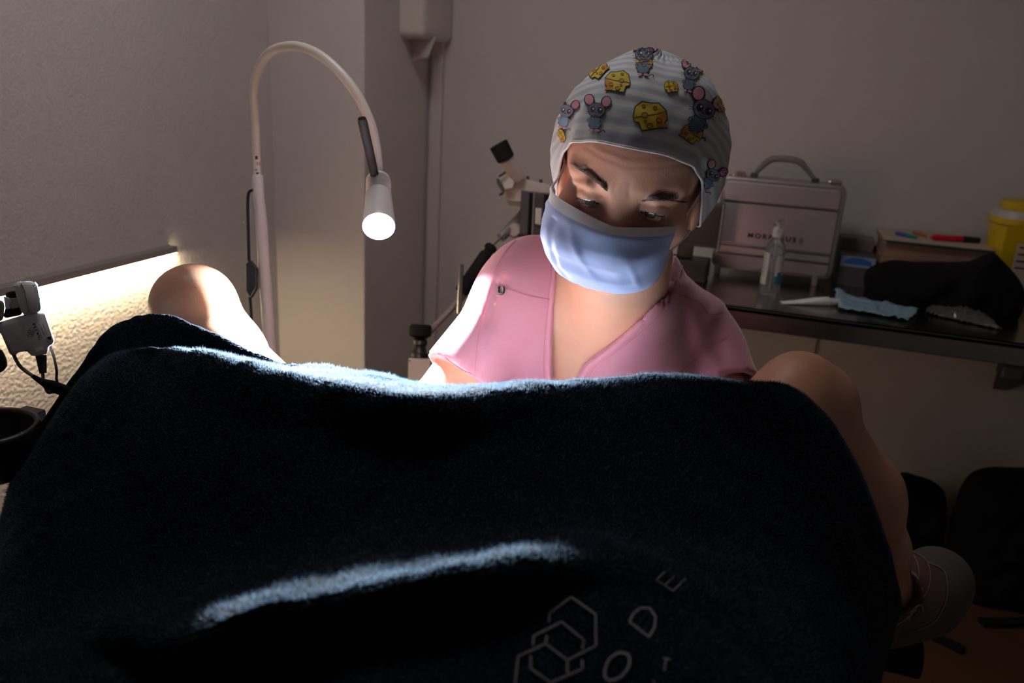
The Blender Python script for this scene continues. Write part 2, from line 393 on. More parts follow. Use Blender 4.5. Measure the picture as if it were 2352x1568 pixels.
gs = catmull([P(591, 406, 1.42), P(587, 300, 1.41), P(584, 212, 1.39), P(592, 165, 1.37), P(618, 122, 1.33), P(662, 106, 1.27), P(710, 114, 1.21), P(762, 148, 1.185), P(812, 205, 1.175), P(846, 270, 1.175), P(862, 330, 1.178), P(868, 385, 1.182), P(869, 412, 1.186)], 14)
dd = np.array([pix(q)[2] for q in gs]); rr = np.interp(np.linspace(0, 1, len(gs)), [0, .18, .2, .3, .7, 1], [9.5, 9.5, 10.3, 10.3, 11.5, 12])*dd/F
neck = tube('gooseneck', gs, rr, 'ivory', lamp, 20)
nb = bvh(neck)
st = []
for k, (yy, ww) in enumerate([(322, 14), (330, 14), (346, 12), (353, 10), (390, 6)]):
    st.append(ribbon(nb, [(588-ww/2, yy), (588+ww/2, yy)], 2.2, off=.0004, sm=1))
st.append(ribbon(nb, [(586, 362), (592, 362)], 8, off=.0004, sm=1)); st.append(ribbon(nb, [(590, 375), (597, 376)], 7, off=.0004, sm=1)); st.append(ribbon(nb, [(588, 398), (594, 398)], 5, off=.0004, sm=1))
clean(obj('printed_label', *merge(st), 'ink', neck))
# head of the lamp: ribbed sleeve, body, lens
prof = [(0, .0155), (.02, .0184)]
for i in range(8): prof += [(.06+i*.035, .0184), (.068+i*.035, .0168), (.085+i*.035, .0168), (.093+i*.035, .0184)]
prof += [(.40, .0190), (.9, .0226), (.97, .0232), (1, .0224)]
head = lathe('lamp_head', hb, lens_c, prof, 'white', lamp, 36)
lathe('lens', lens_c-axis*.001, lens_c+axis*.0015, [(0, .0219), (.6, .0217), (1, .0204)], 'lens', head, 36)
al = bpy.data.lights.new('lamp_light', 'AREA'); al.shape = 'DISK'; al.size = .039; al.energy = LAMP_W; al.color = (.86, .95, 1); al.spread = math.radians(112)
ao = bpy.data.objects.new('lamp_light', al); COL.objects.link(ao)
z = Vector(-(axis-RT*.22-UP*.10)); ao.rotation_mode = 'QUATERNION'; ao.rotation_quaternion = z.to_track_quat('Z', 'Y'); ao.location = Vector(lens_c+axis*.003)
sp_ = bpy.data.lights.new('lamp_beam', 'SPOT'); sp_.energy = BEAM_W; sp_.spot_size = math.radians(64); sp_.spot_blend = .9; sp_.shadow_soft_size = .015; sp_.color = (.80, .92, 1)
so_ = bpy.data.objects.new('lamp_beam', sp_); COL.objects.link(so_); bz = Vector(lens_c-P(990, 930, .74)); so_.rotation_mode = 'QUATERNION'; so_.rotation_quaternion = bz.to_track_quat('Z', 'Y'); so_.location = Vector(lens_c+axis*.004)
so_.parent = lamp; so_.matrix_parent_inverse = Matrix.Translation(-Vector(lamp['base']))
adopt_m = Matrix.Translation(-Vector(lamp['base'])); ao.parent = lamp; ao.matrix_parent_inverse = adopt_m
hd = 1.14
lathe('positioning_handle', P(862, 408, 1.17), P(831, 272, 1.10), [(0, 9*hd/F), (.04, 10*hd/F), (.95, 10.8*hd/F), (1, 9*hd/F)], 'rubber', lamp)
cb = catmull([P(582, 436, 1.415), P(572, 442, 1.41), P(569, 465, 1.41), P(570, 520, 1.41), P(572, 600, 1.41)], 8)
cable = tube('power_cable', cb, 3.6*1.41/F, 'rubber', lamp, 8)
prism('cable_switch', [P(x, y, 1.405) for x, y in [(564, 606), (574, 596), (583, 608), (588, 616), (589, 660), (582, 671), (575, 684), (565, 668)]], .014, 'black', cable, .0015, tuple(FW))
tube('lower_cable', catmull([P(574, 682, 1.41), P(577, 720, 1.41), P(579, 800, 1.41), P(590, 950, 1.42)], 6), 3.4*1.41/F, 'rubber', cable, 8)

# ============================================================ SHELF
shelf = thing('steel_shelf', 'long stainless steel wall shelf carrying the case, bottle and bags', 'shelf', (.3, BY-.3, .85))
SZ = .85; SY = 2.01
sb = [box_bm((-.62, SY, SZ-.012), (1.38, BY, SZ)), box_bm((-.62, SY, SZ-.052), (1.38, SY+.02, SZ+.0))]
bm = bmesh.new()
for b in sb:
    me = bpy.data.meshes.new('x'); b.to_mesh(me); bm.from_mesh(me); b.free()
bmesh.ops.bevel(bm, geom=bm.edges[:], offset=.0025, segments=2, profile=.5, affect='EDGES'); frombm('shelf_top', bm, 'steel', shelf)
for bx in (-.45, .755):
    q = [(bx-.02, BY, SZ-.052), (bx-.02, BY, SZ-.3), (bx-.02, SY+.12, SZ-.052)]
    prism('bracket', q, .04, 'darkgrey', shelf, .002, (1, 0, 0))
bq = onY(2322, 856, SY+.02)
box('bracket_clamp', (bq[0]-.022, SY+.005, SZ-.088), (bq[0]+.022, SY+.06, SZ-.052), 'darkgrey', shelf, bev=.006, seg=3)
hg = obj('cable', *tube_data(catmull([onY(1880, 772, BY-.006), onY(1874, 800, BY-.006), onY(1870, 830, BY-.006), onY(1868, 900, BY-.006), onY(1850, 1200, BY-.006)], 6), .003, 8), 'rail', None, True)
tag(hg, 'thin pale cable running down the wall under the steel shelf', 'cable')

# ---- metal case
CY = 2.37; cx0, cx1, cz0, cz1 = -.13, .205, .872, 1.135; cyb = CY+.115
case = thing('metal_case', 'silver metal carrying case with grey handle standing upright on the steel shelf', 'case', ((cx0+cx1)/2, CY+.06, SZ))
def rrect(x0, x1, z0, z1, r, n=6):
    out = []
    for cx_, cz_, a0 in ((x1-r, z1-r, 0), (x0+r, z1-r, 90), (x0+r, z0+r, 180), (x1-r, z0+r, 270)):
        for k in range(n+1):
            a = math.radians(a0+90*k/n); out.append((cx_+r*math.cos(a), cz_+r*math.sin(a)))
    return out
o = prism('shell', [(x, CY+.008, z) for x, z in rrect(cx0, cx1, cz0, cz1, .022)], .1, 'alu2', case, .006)
sharp(o, 30)
o = prism('front_panel', [(x, CY, z) for x, z in rrect(cx0+.010, cx1-.014, cz0+.010, cz1-.012, .014)], .012, 'alu', case, .003); sharp(o, 30)
for zz in (cz1-.068, cz1-.062, cz0+.078, cz0+.070, cz0+.052, cz0+.046):
    dark = zz in (cz1-.068, cz0+.070, cz0+.046)
    box('ridge', (cx0+.012, CY-(.002 if dark else .004), zz-.0018), (cx1-.016, CY+.004, zz+.0018), 'darkgrey' if dark else 'alu2', case, bev=.0008)
hz = cz1
hp_ = catmull([(-.043, CY+.05, hz+.006), (-.036, CY+.045, hz+.022), (-.008, CY+.04, hz+.052), (.03, CY+.04, hz+.058), (.068, CY+.04, hz+.054), (.092, CY+.045, hz+.034), (.118, CY+.05, hz+.008)], 8)
tube('handle', hp_, np.interp(np.linspace(0, 1, len(hp_)), [0, .15, .3, .7, .85, 1], [.006, .007, .0095, .0095, .007, .006]), 'grey', case, 12)
for hx in (-.045, .12): box('handle_mount', (hx-.010, CY+.035, hz-.004), (hx+.010, CY+.065, hz+.012), 'darkgrey', case, bev=.002)
for hx in (-.085, .172):
    l = box('latch', (hx-.018, CY+.02, hz-.006), (hx+.018, CY+.05, hz+.010), 'chrome', case, bev=.003)
    box('latch_button', (hx-.010, CY+.018, hz+.004), (hx+.014, CY+.046, hz+.014), 'card', l, bev=.003)
for hx in (cx0+.012, cx1-.05): box('foot', (hx, CY+.002, SZ), (hx+.014, CY+.03, cz0+.012), 'alu2', case, bev=.002); box('foot', (hx, CY+.08, SZ), (hx+.014, CY+.1, cz0+.012), 'alu2', case, bev=.002)
rot = Matrix.Rotation(math.pi/2, 4, 'X')
for s, xx in (('MORPHEUS', 1), ):
    a = onY(1718, 540, CY)[0]; b = onY(1828, 552, CY)[0]; zz = onY(1728, 541, CY)[2]
    tx = text('lettering', s, .0185, 'ink', case, Matrix.Translation(((a+b)/2, CY-.0012, zz)) @ rot, spacing=1.35)
    mn = min(v.co.x for v in tx.data.vertices); mx = max(v.co.x for v in tx.data.vertices); k = (b-a)/(mx-mn)
    for v in tx.data.vertices: v.co.x = a+(v.co.x-mn)*k
tube('numeral', catmull([(b+.014+.0045*math.sin(2*t), CY-.002, zz+.0075*math.cos(t)) for t in np.linspace(0, 2*math.pi, 18)], 3), .0006, 'ink', case, 6)

# ---- pump bottle
bb = onZ(1765, 676, SZ); bb[2] = SZ+.0005; bot = thing('pump_bottle', 'clear pump bottle of gel with white pump and label in front of the metal case', 'bottle', bb)
bt = lambda h: bb+np.array([0, 0, h])
body = lathe('bottle_body', bt(0), bt(.158), [(0, .023), (.02, .0262), (.75, .0262), (.84, .024), (.92, .017), (.97, .0125), (1, .0115)], 'gel', bot, 36)
lathe('pump_collar', bt(.156), bt(.182), [(0, .0145), (.3, .015), (.8, .0135), (1, .009)], 'white', bot)
lathe('pump_stem', bt(.18), bt(.196), [(0, .0045), (1, .0045)], 'white', bot, 14)
pd = np.array([-.3, -.9, 0]); pd /= np.linalg.norm(pd)
V, Fc = tube_data(catmull([bt(.198)+pd*-.012, bt(.199), bt(.198)+pd*.02, bt(.192)+pd*.036], 5), [.006]*6+[.005]*9+[.003], 10); obj('pump_nozzle', V, Fc, 'clear', bot, True)
tube('dip_tube', [bt(.15), bt(.01)], .0018, 'white', bot, 8)
def wrap(name, a0, a1, z0, z1, r, m, parent, n=14):
    V = []; Fc = []
    for i in range(n+1):
        a = math.radians(a0+(a1-a0)*i/n)
        for zz in (z0, z1): V.append(bb+np.array([r*math.cos(a), r*math.sin(a), zz]))
    for i in range(n): Fc.append((2*i, 2*i+2, 2*i+3, 2*i+1))
    return obj(name, V, Fc, m, parent, True)
lb = wrap('back_label', -178, -118, .03, .115, .0266, 'label', bot); lb2 = wrap('front_label', -75, -10, .032, .11, .0266, 'label', bot)
wrap('label_print', -74, -18, .033, .055, .0269, 'teal', lb2); wrap('label_print', -60, -30, .055, .066, .0269, 'teal', lb2)
for i in range(7): wrap('small_print', -170, -135, .108-.009*i, .1095-.009*i, .0269, 'grey', lb)

# ---- tube of cream
a = onZ(1795, 696, SZ); b = onZ(1905, 702, SZ); c = onZ(1926, 702, SZ); a[2] += .004; b[2] += .0125; c[2] += .0115
tb = thing('cream_tube', 'white squeeze tube of cream lying on its side on the steel shelf', 'tube', [*(a+b)[:2]/2, SZ])
dx = (b-a)/np.linalg.norm(b-a); sd = np.cross(dx, [0, 0, 1]); V = []; Fc = []; n = 20
for i, (s, wv, hv) in enumerate([(0, .014, .0010), (.06, .014, .0012), (.35, .0135, .005), (.7, .0125, .0095), (.95, .0115, .0113), (1, .009, .009)]):
    cc = a+(b-a)*s; cc[2] = SZ+.001+hv
    for k in range(n): t = 2*math.pi*k/n; V.append(cc+sd*wv*math.cos(t)+np.array([0, 0, hv*math.sin(t)]))
for i in range(5):
    for k in range(n): Fc.append((i*n+k, i*n+(k+1) % n, (i+1)*n+(k+1) % n, (i+1)*n+k))
Fc += [tuple(range(n))[::-1], tuple(5*n+k for k in range(n))]; sharp(obj('tube_body', V, Fc, 'paper', tb, True))
b2 = b.copy(); b2[2] = SZ+.011; c2 = c.copy(); c2[2] = SZ+.011; lathe('cap', b2, c2, [(0, .008), (.1, .0095), (1, .008)], 'white', tb)

# ---- loose blue mask on shelf
def sheet(name, quad, nx, ny, fz, m, thick=.0015):
    q = [np.array(v) for v in quad]; V = []; Fc = []
    for j in range(ny+1):
        for i in range(nx+1):
            u, v = i/nx, j/ny; p = (q[0]*(1-u)+q[1]*u)*(1-v)+(q[3]*(1-u)+q[2]*u)*v; p = p+fz(u, v); V.append(p)
    for j in range(ny):
        for i in range(nx): k = j*(nx+1)+i; Fc.append((k, k+1, k+nx+2, k+nx+1))
    o = obj(name, V, Fc, m, None, True); md = o.modifiers.new('s', 'SOLIDIFY'); md.thickness = thick; return o
def fz(u, v):
    e = .5+.5*math.sin(7*v+3*u); n_ = noise.noise(Vector((u*7, v*3, 1)))
    return np.array([.008*n_, .012*noise.noise(Vector((u*5, v*4, 7))), .006+.010*abs(n_)+.016*math.exp(-((u-.06)/.09)**2)*v+.003*e])
q = [onZ(1925, 712, SZ), onZ(2085, 742, SZ), onZ(2112, 715, SZ), onZ(1912, 680, SZ)]
bmk = sheet('disposable_mask', q, 40, 16, fz, 'blue2')
tag(bmk, 'pale blue disposable mask lying crumpled on the steel shelf', 'mask')

# ---- glove box behind
gb = thing('glove_box', 'dark glove carton with blue print standing between the case and the black bag', 'box', (.30, 2.47, SZ))
box('carton', (.222, 2.43, SZ), (.319, 2.53, SZ+.09), 'boxdark', gb, bev=.001)
box('printed_band', (.224, 2.4275, SZ+.058), (.317, 2.431, SZ+.088), 'boxpale', gb)
V = [(.232, 2.4268, SZ+.072), (.250, 2.4268, SZ+.085), (.28, 2.4268, SZ+.086), (.305, 2.4268, SZ+.078), (.308, 2.4268, SZ+.066), (.27, 2.4268, SZ+.066), (.24, 2.4268, SZ+.066)]
prism('blue_picture', V, .001, 'boxblue', gb)
gd = box('storage_box', (.225, 2.535, SZ), (.318, 2.61, SZ+.125), 'grey', None, bev=.004); tag(gd, 'dark grey box at the wall behind the blue-printed glove carton', 'box')

# ---- stack of boxes with a folder and pens on top
sx0 = .325; sx1 = .585; sy0 = 2.40
zt = onY(2040, 548, sy0)[2]
stack_h = zt-SZ
cz = [SZ, SZ+stack_h*.34, SZ+stack_h*.66, zt-.012]
labs = ['brown card box at the bottom of the stack behind the black bag', 'brown card box in the middle of the stack behind the black bag', 'brown card box directly under the cream folder']
for i in range(3):
    o = box('card_box', (sx0+.003*i, sy0+.01, cz[i]+.0005), (sx1-.004*i, sy0+.20, cz[i+1]-.0005), 'card', None, bev=.001)
    tag(o, labs[i], 'box', 'card boxes stacked at the wall')
fo = thing('folder', 'cream covered folder with dark green edge on top of the card boxes', 'folder', (.46, 2.49, zt-.012))
box('binding', (sx0+.004, sy0-.006, zt-.0115), (sx1+.012, sy0+.21, zt-.004), 'greenedge', fo, bev=.001)
box('cover', (sx0-.002, sy0-.002, zt-.004), (sx1+.01, sy0+.213, zt-.001), 'cream', fo, bev=.0005)
box('back_cover', (sx0+.0, sy0-.004, zt-.0125), (sx1+.014, sy0+.212, zt-.0115), 'cream', fo)
def pen(name, label, a, b, z, r, segs, cat='pen'):
    a = onZ(*a, z+r); b = onZ(*b, z+r); t = thing(name, label, cat, [*(a+b)[:2]/2, z], 'pens lying on the cream folder')
    for nm, s0, s1, k0, k1, m in segs: lathe(nm, a+(b-a)*s0, a+(b-a)*s1, [(0, r*k0*.9), (.04, r*k0), (.96, r*k1), (1, r*k1*.85)], m, t, 16)
zt2 = zt-.001
pen('pen', 'blue pen with teal grip, leftmost pen on the cream folder', (2058, 535), (2108, 545), zt2, .0055, [('barrel', 0, .52, 1, 1, 'penblue'), ('grip', .52, .95, 1, .7, 'penteal')])
pen('pen', 'orange pen lying behind the teal tipped pen', (2098, 533), (2134, 543), zt2, .0045, [('barrel', 0, .85, 1, .9, 'penorange'), ('tip', .85, 1, .6, .2, 'cream')])
pen('marker', 'thick red marker with black cap, nearest on the cream folder', (2136, 544), (2250, 552), zt2, .0085, [('tip', 0, .05, .35, .6, 'penpink'), ('barrel', .05, .66, .9, 1, 'penred'), ('cap', .66, 1, 1.08, 1.0, 'black')], 'marker')
pen('pen', 'dark purple patterned pen with pink end lying behind the red marker', (2115, 521), (2250, 534), zt2, .0065, [('clip_end', 0, .1, .8, 1, 'black'), ('barrel', .1, .74, 1, 1, 'penpurple'), ('end', .74, 1, 1, .9, 'penpink')])

# ---- sharps bin
sxc = onY(2400, 500, 2.40)[0]
sh = thing('sharps_bin', 'yellow sharps bin with a pale lid at the right end of the steel shelf', 'bin', (sxc, 2.42, SZ))
xl = onY(2290, 520, 2.40)[0]; zl = onY(2290, 500, 2.40)[2]; R_ = sxc-xl+.004
V = []; Fc = []; n = 40
def ring(r, zz): 
    for k in range(n):
        t = 2*math.pi*k/n; c_, s_ = math.cos(t), math.sin(t); V.append((sxc+r*np.sign(c_)*abs(c_)**.6, 2.47+r*.75*np.sign(s_)*abs(s_)**.6, zz))
def rings(name, L, m, parent):
    global V, Fc
    V = []; Fc = []
    for r, zz in L: ring(r, zz)
    for i in range(len(L)-1):
        for k in range(n): Fc.append((i*n+k, i*n+(k+1) % n, (i+1)*n+(k+1) % n, (i+1)*n+k))
    Fc += [tuple(range(n))[::-1], tuple((len(L)-1)*n+k for k in range(n))]; return sharp(obj(name, V, Fc, m, parent, True), 40)
bd = rings('bin_body', [(R_*.80, SZ), (R_*.82, SZ+.01), (R_*.95, zl-.02), (R_, zl-.015), (R_, zl)], 'yellow', sh)
rings('rim', [(R_*.97, zl), (R_*.9, zl+.018), (R_*.82, zl+.02)], 'offwhite', sh)
rings('lid', [(R_*.80, zl+.020), (R_*.82, zl+.024), (R_*.8, zl+.04), (R_*.74, zl+.043)], 'yellow', sh)
lw = onY(2330, 600, 2.38)[0]; yb = 2.47-.75*R_*.93
box('warning_label', (lw, yb-.006, SZ+.03), (sxc+.05, yb-.0025, zl-.06), 'cream', bd)
for i in range(4): box('label_line', (lw+.006, yb-.0068, zl-.072-.018*i), (lw+.05+.01*(i % 2), yb-.0058, zl-.068-.018*i), 'ink', bd)

# ---- lumpy bags (closed blobs)
def blob(name, c, r, m, seed, amp=.25, floor=None, sub=5, fr=2.2, sq=1.0):
    bm = bmesh.new(); bmesh.ops.create_icosphere(bm, subdivisions=sub, radius=1)
    for v in bm.verts:
        d = v.co.normalized(); k = (abs(d.x)**(2/sq)+abs(d.y)**(2/sq)+abs(d.z)**(2/sq))**(-sq/2) if sq != 1 else 1
        q = d*k*(1+amp*noise.noise(d*fr+Vector((seed, 0, 0)))+amp*.35*noise.noise(d*fr*3+Vector((0, seed, 0))))
        v.co = Vector((c[0]+q.x*r[0], c[1]+q.y*r[1], c[2]+q.z*r[2]))
        if floor is not None and v.co.z < floor: v.co.z = floor+.0005*(abs(d.x))
    return frombm(name, bm, m, None, True)
pouch_pts = [(1985, 660), (1990, 620), (2040, 600), (2110, 602), (2180, 603), (2240, 600), (2280, 582), (2300, 595), (2340, 640), (2356, 680), (2345, 720), (2310, 750), (2260, 742), (2150, 730), (2060, 712), (1990, 700)]
def pillow(name, pts, Y, th, m, amp=.01, seed=1, n1=26):
    """a soft closed volume whose outline is given; bulges front and back"""
    out = catmull([onY(x, y, Y) for x, y in pts], 4, True); c = out.mean(0); V = []; Fc = []; N = len(out)
    for side in (-1, 1):
        for i in range(n1):
            t = i/(n1-1)
            if side == 1 and i == n1-1: pass
            s = 1-t
            for p in out:
                q = c+(p-c)*(s if s > 0 else .001); bul = th*math.sqrt(max(0, 1-s**2.6))
                q = q+np.array([0, side*bul, 0]); q = q+np.array([0, 1, .4])*amp*noise.noise(Vector(q)*22+Vector((seed, 0, 0)))*(1-s**4); V.append(q)
    for sI in (0, 1):
        o_ = sI*n1*N
        for i in range(n1-1):
            for k in range(N):
                f = (o_+i*N+k, o_+i*N+(k+1) % N, o_+(i+1)*N+(k+1) % N, o_+(i+1)*N+k); Fc.append(f if sI == 0 else f[::-1])
    bm = bmesh.new(); vs = [bm.verts.new(tuple(v)) for v in V]
    for f in Fc:
        try: bm.faces.new([vs[i] for i in f])
        except ValueError: pass
    bmesh.ops.remove_doubles(bm, verts=bm.verts[:], dist=.0008); bmesh.ops.recalc_face_normals(bm, faces=bm.faces)
    return frombm(name, bm, m, None, True)
o = pillow('pouch', pouch_pts, 2.29, .08, 'matteblack', .02, 3)
for v in o.data.vertices: v.co.z = max(v.co.z, SZ+.001)
tag(o, 'slumped black fabric pouch on the shelf in front of the card boxes', 'bag')
wp = [onZ(2120, 710, SZ), onZ(2300, 752, SZ)]
wc = (onZ(2215, 735, SZ)); 
def fw(u, v):
    n_ = noise.noise(Vector((u*9, v*5, 3))); e = math.sin(math.pi*u)**.4*math.sin(math.pi*v)
    return np.array([.006*n_, .006*n_, .003+.024*e+.012*abs(noise.noise(Vector((u*16, v*8, 9))))])
q = [onZ(2125, 722, SZ), onZ(2300, 760, SZ), onZ(2262, 735, SZ)+np.array([0, .02, 0]), onZ(2125, 703, SZ)]
pk = thing('plastic_packet', 'glossy clear plastic packet with dark contents at the front of the shelf', 'packet', [*wc[:2], SZ])
o = sheet('wrapper', q, 50, 20, fw, 'clear', .0006); o.name = 'wrapper'; adopt(o, pk)
def fw2(u, v): return fw(u, v)*.6
o = sheet('contents', [a_*.85+sum(q)/4*.15 for a_ in q], 30, 12, fw2, 'matteblack', .003); o.name = 'contents'; adopt(o, pk)

# ---- small monitor standing left of case, behind the person
mo = thing('small_monitor', 'small dark screen standing on the shelf beside the metal case, behind the head', 'screen', (-.22, 2.28, SZ))
mY = 2.24; mr = onY(1664, 470, mY); ml = onY(1500, 452, mY); mb = onY(1650, 572, mY)
rz = 0
box('screen_housing', (ml[0], mY, mb[2]), (mr[0], mY+.03, mr[2]), 'darkgrey', mo, bev=.003)
box('screen_edge', (mr[0]-.004, mY-.004, mb[2]), (mr[0]+.002, mY+.034, mr[2]+.001), 'grey', mo, bev=.001)
box('screen_panel', (ml[0]+.01, mY-.003, mb[2]+.008), (mr[0]-.008, mY+.001, mr[2]-.006), 'black', mo)
box('stand', (ml[0]+.04, mY+.0, SZ), (mr[0]-.02, mY+.08, SZ+.06), 'black', mo, bev=.006)
box('stand_neck', (ml[0]+.08, mY+.031, SZ+.05), (mr[0]-.07, mY+.05, mb[2]+.05), 'black', mo, bev=.003)

# ============================================================ COLPOSCOPE (behind the shoulder)
CD = 1.85
sc = thing('colposcope', 'swing-arm microscope with black eyepiece and dark lamp housing behind the pink shoulder', 'microscope', [*P(1100, 900, CD)[:2], 0])
c = lambda x, y, dz=0: P(x, y, CD+dz)
k = CD/F
lathe('eyepiece', c(1144, 330, -.04), c(1163, 366, -.03), [(0, 20*k), (.06, 22*k), (.9, 21*k), (1, 19*k)], 'rubber', sc)
lathe('eyepiece_tube', c(1162, 364, -.03), c(1190, 408, 0), [(0, 17*k), (.3, 18*k), (.5, 20*k), (1, 20*k)], 'offwhite', sc)
pr = prism('prism_housing', [c(x, y, -.02) for x, y in [(1144, 410), (1165, 396), (1182, 418), (1178, 432), (1158, 436)]], .05, 'ivory', sc, .002, tuple(FW))
prism('mirror_edge', [c(x, y, -.025) for x, y in [(1140, 411), (1145, 408), (1160, 433), (1155, 436)]], .05, 'green', pr, .001, tuple(FW))
tube('adjusting_screw', [c(1146, 406, -.03), c(1161, 395, -.03)], 2.5*k, 'black', pr, 8)
tube('adjusting_screw', [c(1147, 448, -.02), c(1155, 443, -.02)], 3*k, 'black', pr, 8)
prism('optics_body', [c(x, y, 0) for x, y in [(1158, 440), (1178, 420), (1198, 408), (1262, 424), (1270, 447), (1200, 440), (1198, 464), (1166, 460)]], .07, 'offwhite', sc, .003, tuple(FW))
for sx in (1212, 1242):
    lathe('clamp_screw', c(sx, 424+(sx-1212)*.2, .02), c(sx, 405+(sx-1212)*.25, .02), [(0, 2.2*k), (.6, 2.2*k), (.62, 4*k), (1, 4*k)], 'darkgrey', sc, 12)
hs = prism('lamp_housing', [c(x, y, -.01) for x, y in [(1197, 436), (1275, 452), (1273, 552), (1193, 536)]], .12, 'darkgrey', sc, .002, tuple(FW))
prism('dark_slot', [c(x, y, -.014) for x, y in [(1216, 441), (1226, 443), (1220, 540), (1211, 538)]], .006, 'matteblack', hs, 0, tuple(FW))
prism('metal_strip', [c(x, y, -.016) for x, y in [(1225, 443), (1228, 443), (1224, 541), (1221, 541)]], .006, 'grey', hs, 0, tuple(FW))
prism('dark_slot', [c(x, y, -.014) for x, y in [(1250, 447), (1272, 452), (1270, 545), (1246, 541)]], .006, 'matteblack', hs, 0, tuple(FW))
prism('white_label', [c(x, y, -.016) for x, y in [(1230, 477), (1244, 478), (1242, 516), (1229, 513)]], .006, 'label', hs, 0, tuple(FW))
prism('glass_top', [c(x, y, .01) for x, y in [(1205, 420), (1262, 428), (1275, 436), (1278, 449), (1200, 435)]], .09, 'grey', sc, .001, tuple(FW))
lathe('wheel', c(1180, 528, .03), c(1186, 528, .10), [(0, 14*k), (.2, 18*k), (.9, 18*k), (1, 12*k)], 'offwhite', sc)
tube('bracket_arm', catmull([c(1150, 545, .03), c(1185, 510, .05), c(1210, 480, .06)], 6), 12*k, 'grey', sc, 12)
gp = thing('x', 'x', 'x', (0, 0, 0)); bpy.data.objects.remove(gp)
lathe('spring_cylinder', c(1058, 672, -.03), c(1132, 562, -.03), [(0, 14*k), (.04, 16*k), (.8, 15*k), (.83, 11*k), (.88, 11*k), (.9, 15*k), (.97, 14*k), (1, 8*k)], 'rubber', sc)
tube('piston_rod', [c(1130, 565, -.03), c(1162, 535, -.03)], 2.8*k, 'chrome', sc, 10)
tube('upright_rod', [c(1060, 607, -.05), c(1054, 720, -.05)], [5.5*k, 5.5*k], 'chrome', sc, 12)
tube('lower_arm', [c(1136, 598, 0), c(1056, 690, 0), c(1000, 748, 0), c(960, 790, .02)], 7*k, 'grey', sc, 10)
lathe('locking_knob', c(966, 745, -.02), c(965, 775, -.02), [(0, 20*k), (.12, 25*k), (.85, 25*k), (1, 18*k)], 'rubber', sc)
lathe('knob_stem', c(965, 774, -.02), c(962, 824, -.02), [(0, 10*k), (.15, 17*k), (.35, 17*k), (.4, 14*k), (.7, 18*k), (.75, 21*k), (.95, 21*k), (1, 12*k)], 'black', sc)
hb0 = c(937, 820, -.03); 
bx = prism('base_box', [c(x, y, -.04) for x, y in [(938, 822), (990, 824), (986, 920), (936, 915)]], .10, 'ivory', sc, .003, tuple(FW))
lathe('box_screw', c(941, 828, -.043), c(941, 828, -.038), [(0, 2*k), (1, 2*k)], 'black', bx, 8)
q = c(962, 915, .01)
tube('column', [q, [q[0], q[1], .03]], .018, 'offwhite', sc)
lathe('floor_base', [q[0], q[1], 0], [q[0], q[1], .04], [(0, .17), (.6, .17), (1, .05)], 'grey', sc)

# ============================================================ PAPER DISPENSER on the back wall corner
ds = thing('paper_dispenser', 'ivory plastic paper towel dispenser mounted high on the back wall', 'dispenser', (-1.13, BY-.1, 1.47))
dY = BY-.24
dl = onY(873, 0, dY)[0]; dr_ = onY(975, 0, dY)[0]; dz = onY(930, 86, dY)[2]
o = box('housing', (dl, dY, dz), (dr_, BY, dz+.38), 'ivory', ds, bev=.024, seg=5); sharp(o, 60)
box('base_strip', (dl+.02, dY+.01, dz+.028), (dr_-.02, dY+.004, dz+.030), 'white', ds)
lathe('drain_hole', (dl+.06, dY+.012, dz-.002), (dl+.06, dY+.016, dz+.004), [(0, .004), (1, .004)], 'black', ds, 12)
q = [onY(x, y, dY+.08) for x, y in [(925, 84), (1000, 84), (988, 133), (930, 147)]]
pt_ = sheet('paper_towel', [q[3], q[2], q[1], q[0]], 20, 10, lambda u, v: np.array([0, .012*math.sin(5*u+2*v), 0]), 'tissue', .0006); adopt(pt_, ds)
# ============================================================ HANDPIECE IN ITS CRADLE (left edge)
HD = .86
HDV = P(70, 760, 1)-CAM; HDV = tuple(HDV/np.linalg.norm(HDV))
h = lambda x, y, dz=0: P(x, y, HD+dz)
tr = thing('device_trolley', 'dark trolley column with a black cup-shaped ring at the left edge', 'trolley', [*h(-20, 1400)[:2], 0])
rc = h(-28, 1000); V = []; Fc = []; n = 48
RR = [(.0500, 0), (.0510, -.004), (.0500, -.048), (.0440, -.052), (.0425, -.05), (.0435, -.003), (.0455, 0)]
for r, zz in RR:
    for k in range(n): t = 2*math.pi*k/n; V.append(rc+np.array([r*math.cos(t), r*math.sin(t), zz+.012]))
for i in range(len(RR)):
    for k in range(n): Fc.append((i*n+k, i*n+(k+1) % n, ((i+1) % len(RR))*n+(k+1) % n, ((i+1) % len(RR))*n+k))
obj('ring', V, Fc, 'black', tr, True)
cb0 = rc+np.array([.022, .03, -.03])
tube('column', [[rc[0]-.02, rc[1]+.075, .05], [rc[0]-.02, rc[1]+.075, rc[2]-.02]], .017, 'card', tr)
lathe('trolley_base', [rc[0]-.02, rc[1]+.075, 0], [rc[0]-.02, rc[1]+.075, .06], [(0, .16), (.6, .16), (1, .04)], 'darkgrey', tr)
box('ring_bracket', (rc[0]-.035, rc[1]+.04, rc[2]-.03), (rc[0]-.005, rc[1]+.08, rc[2]+.0), 'black', tr, bev=.003)
prism('side_grip', [h(x, y, -.02) for x, y in [(-60, 760), (0, 800), (9, 812), (17, 834), (14, 848), (0, 857), (-60, 880)]], .03, 'black', tr, .004, HDV)
hp = thing('treatment_handpiece', 'white treatment handpiece with cables hanging in its cradle at the left edge', 'handpiece', h(70, 800))
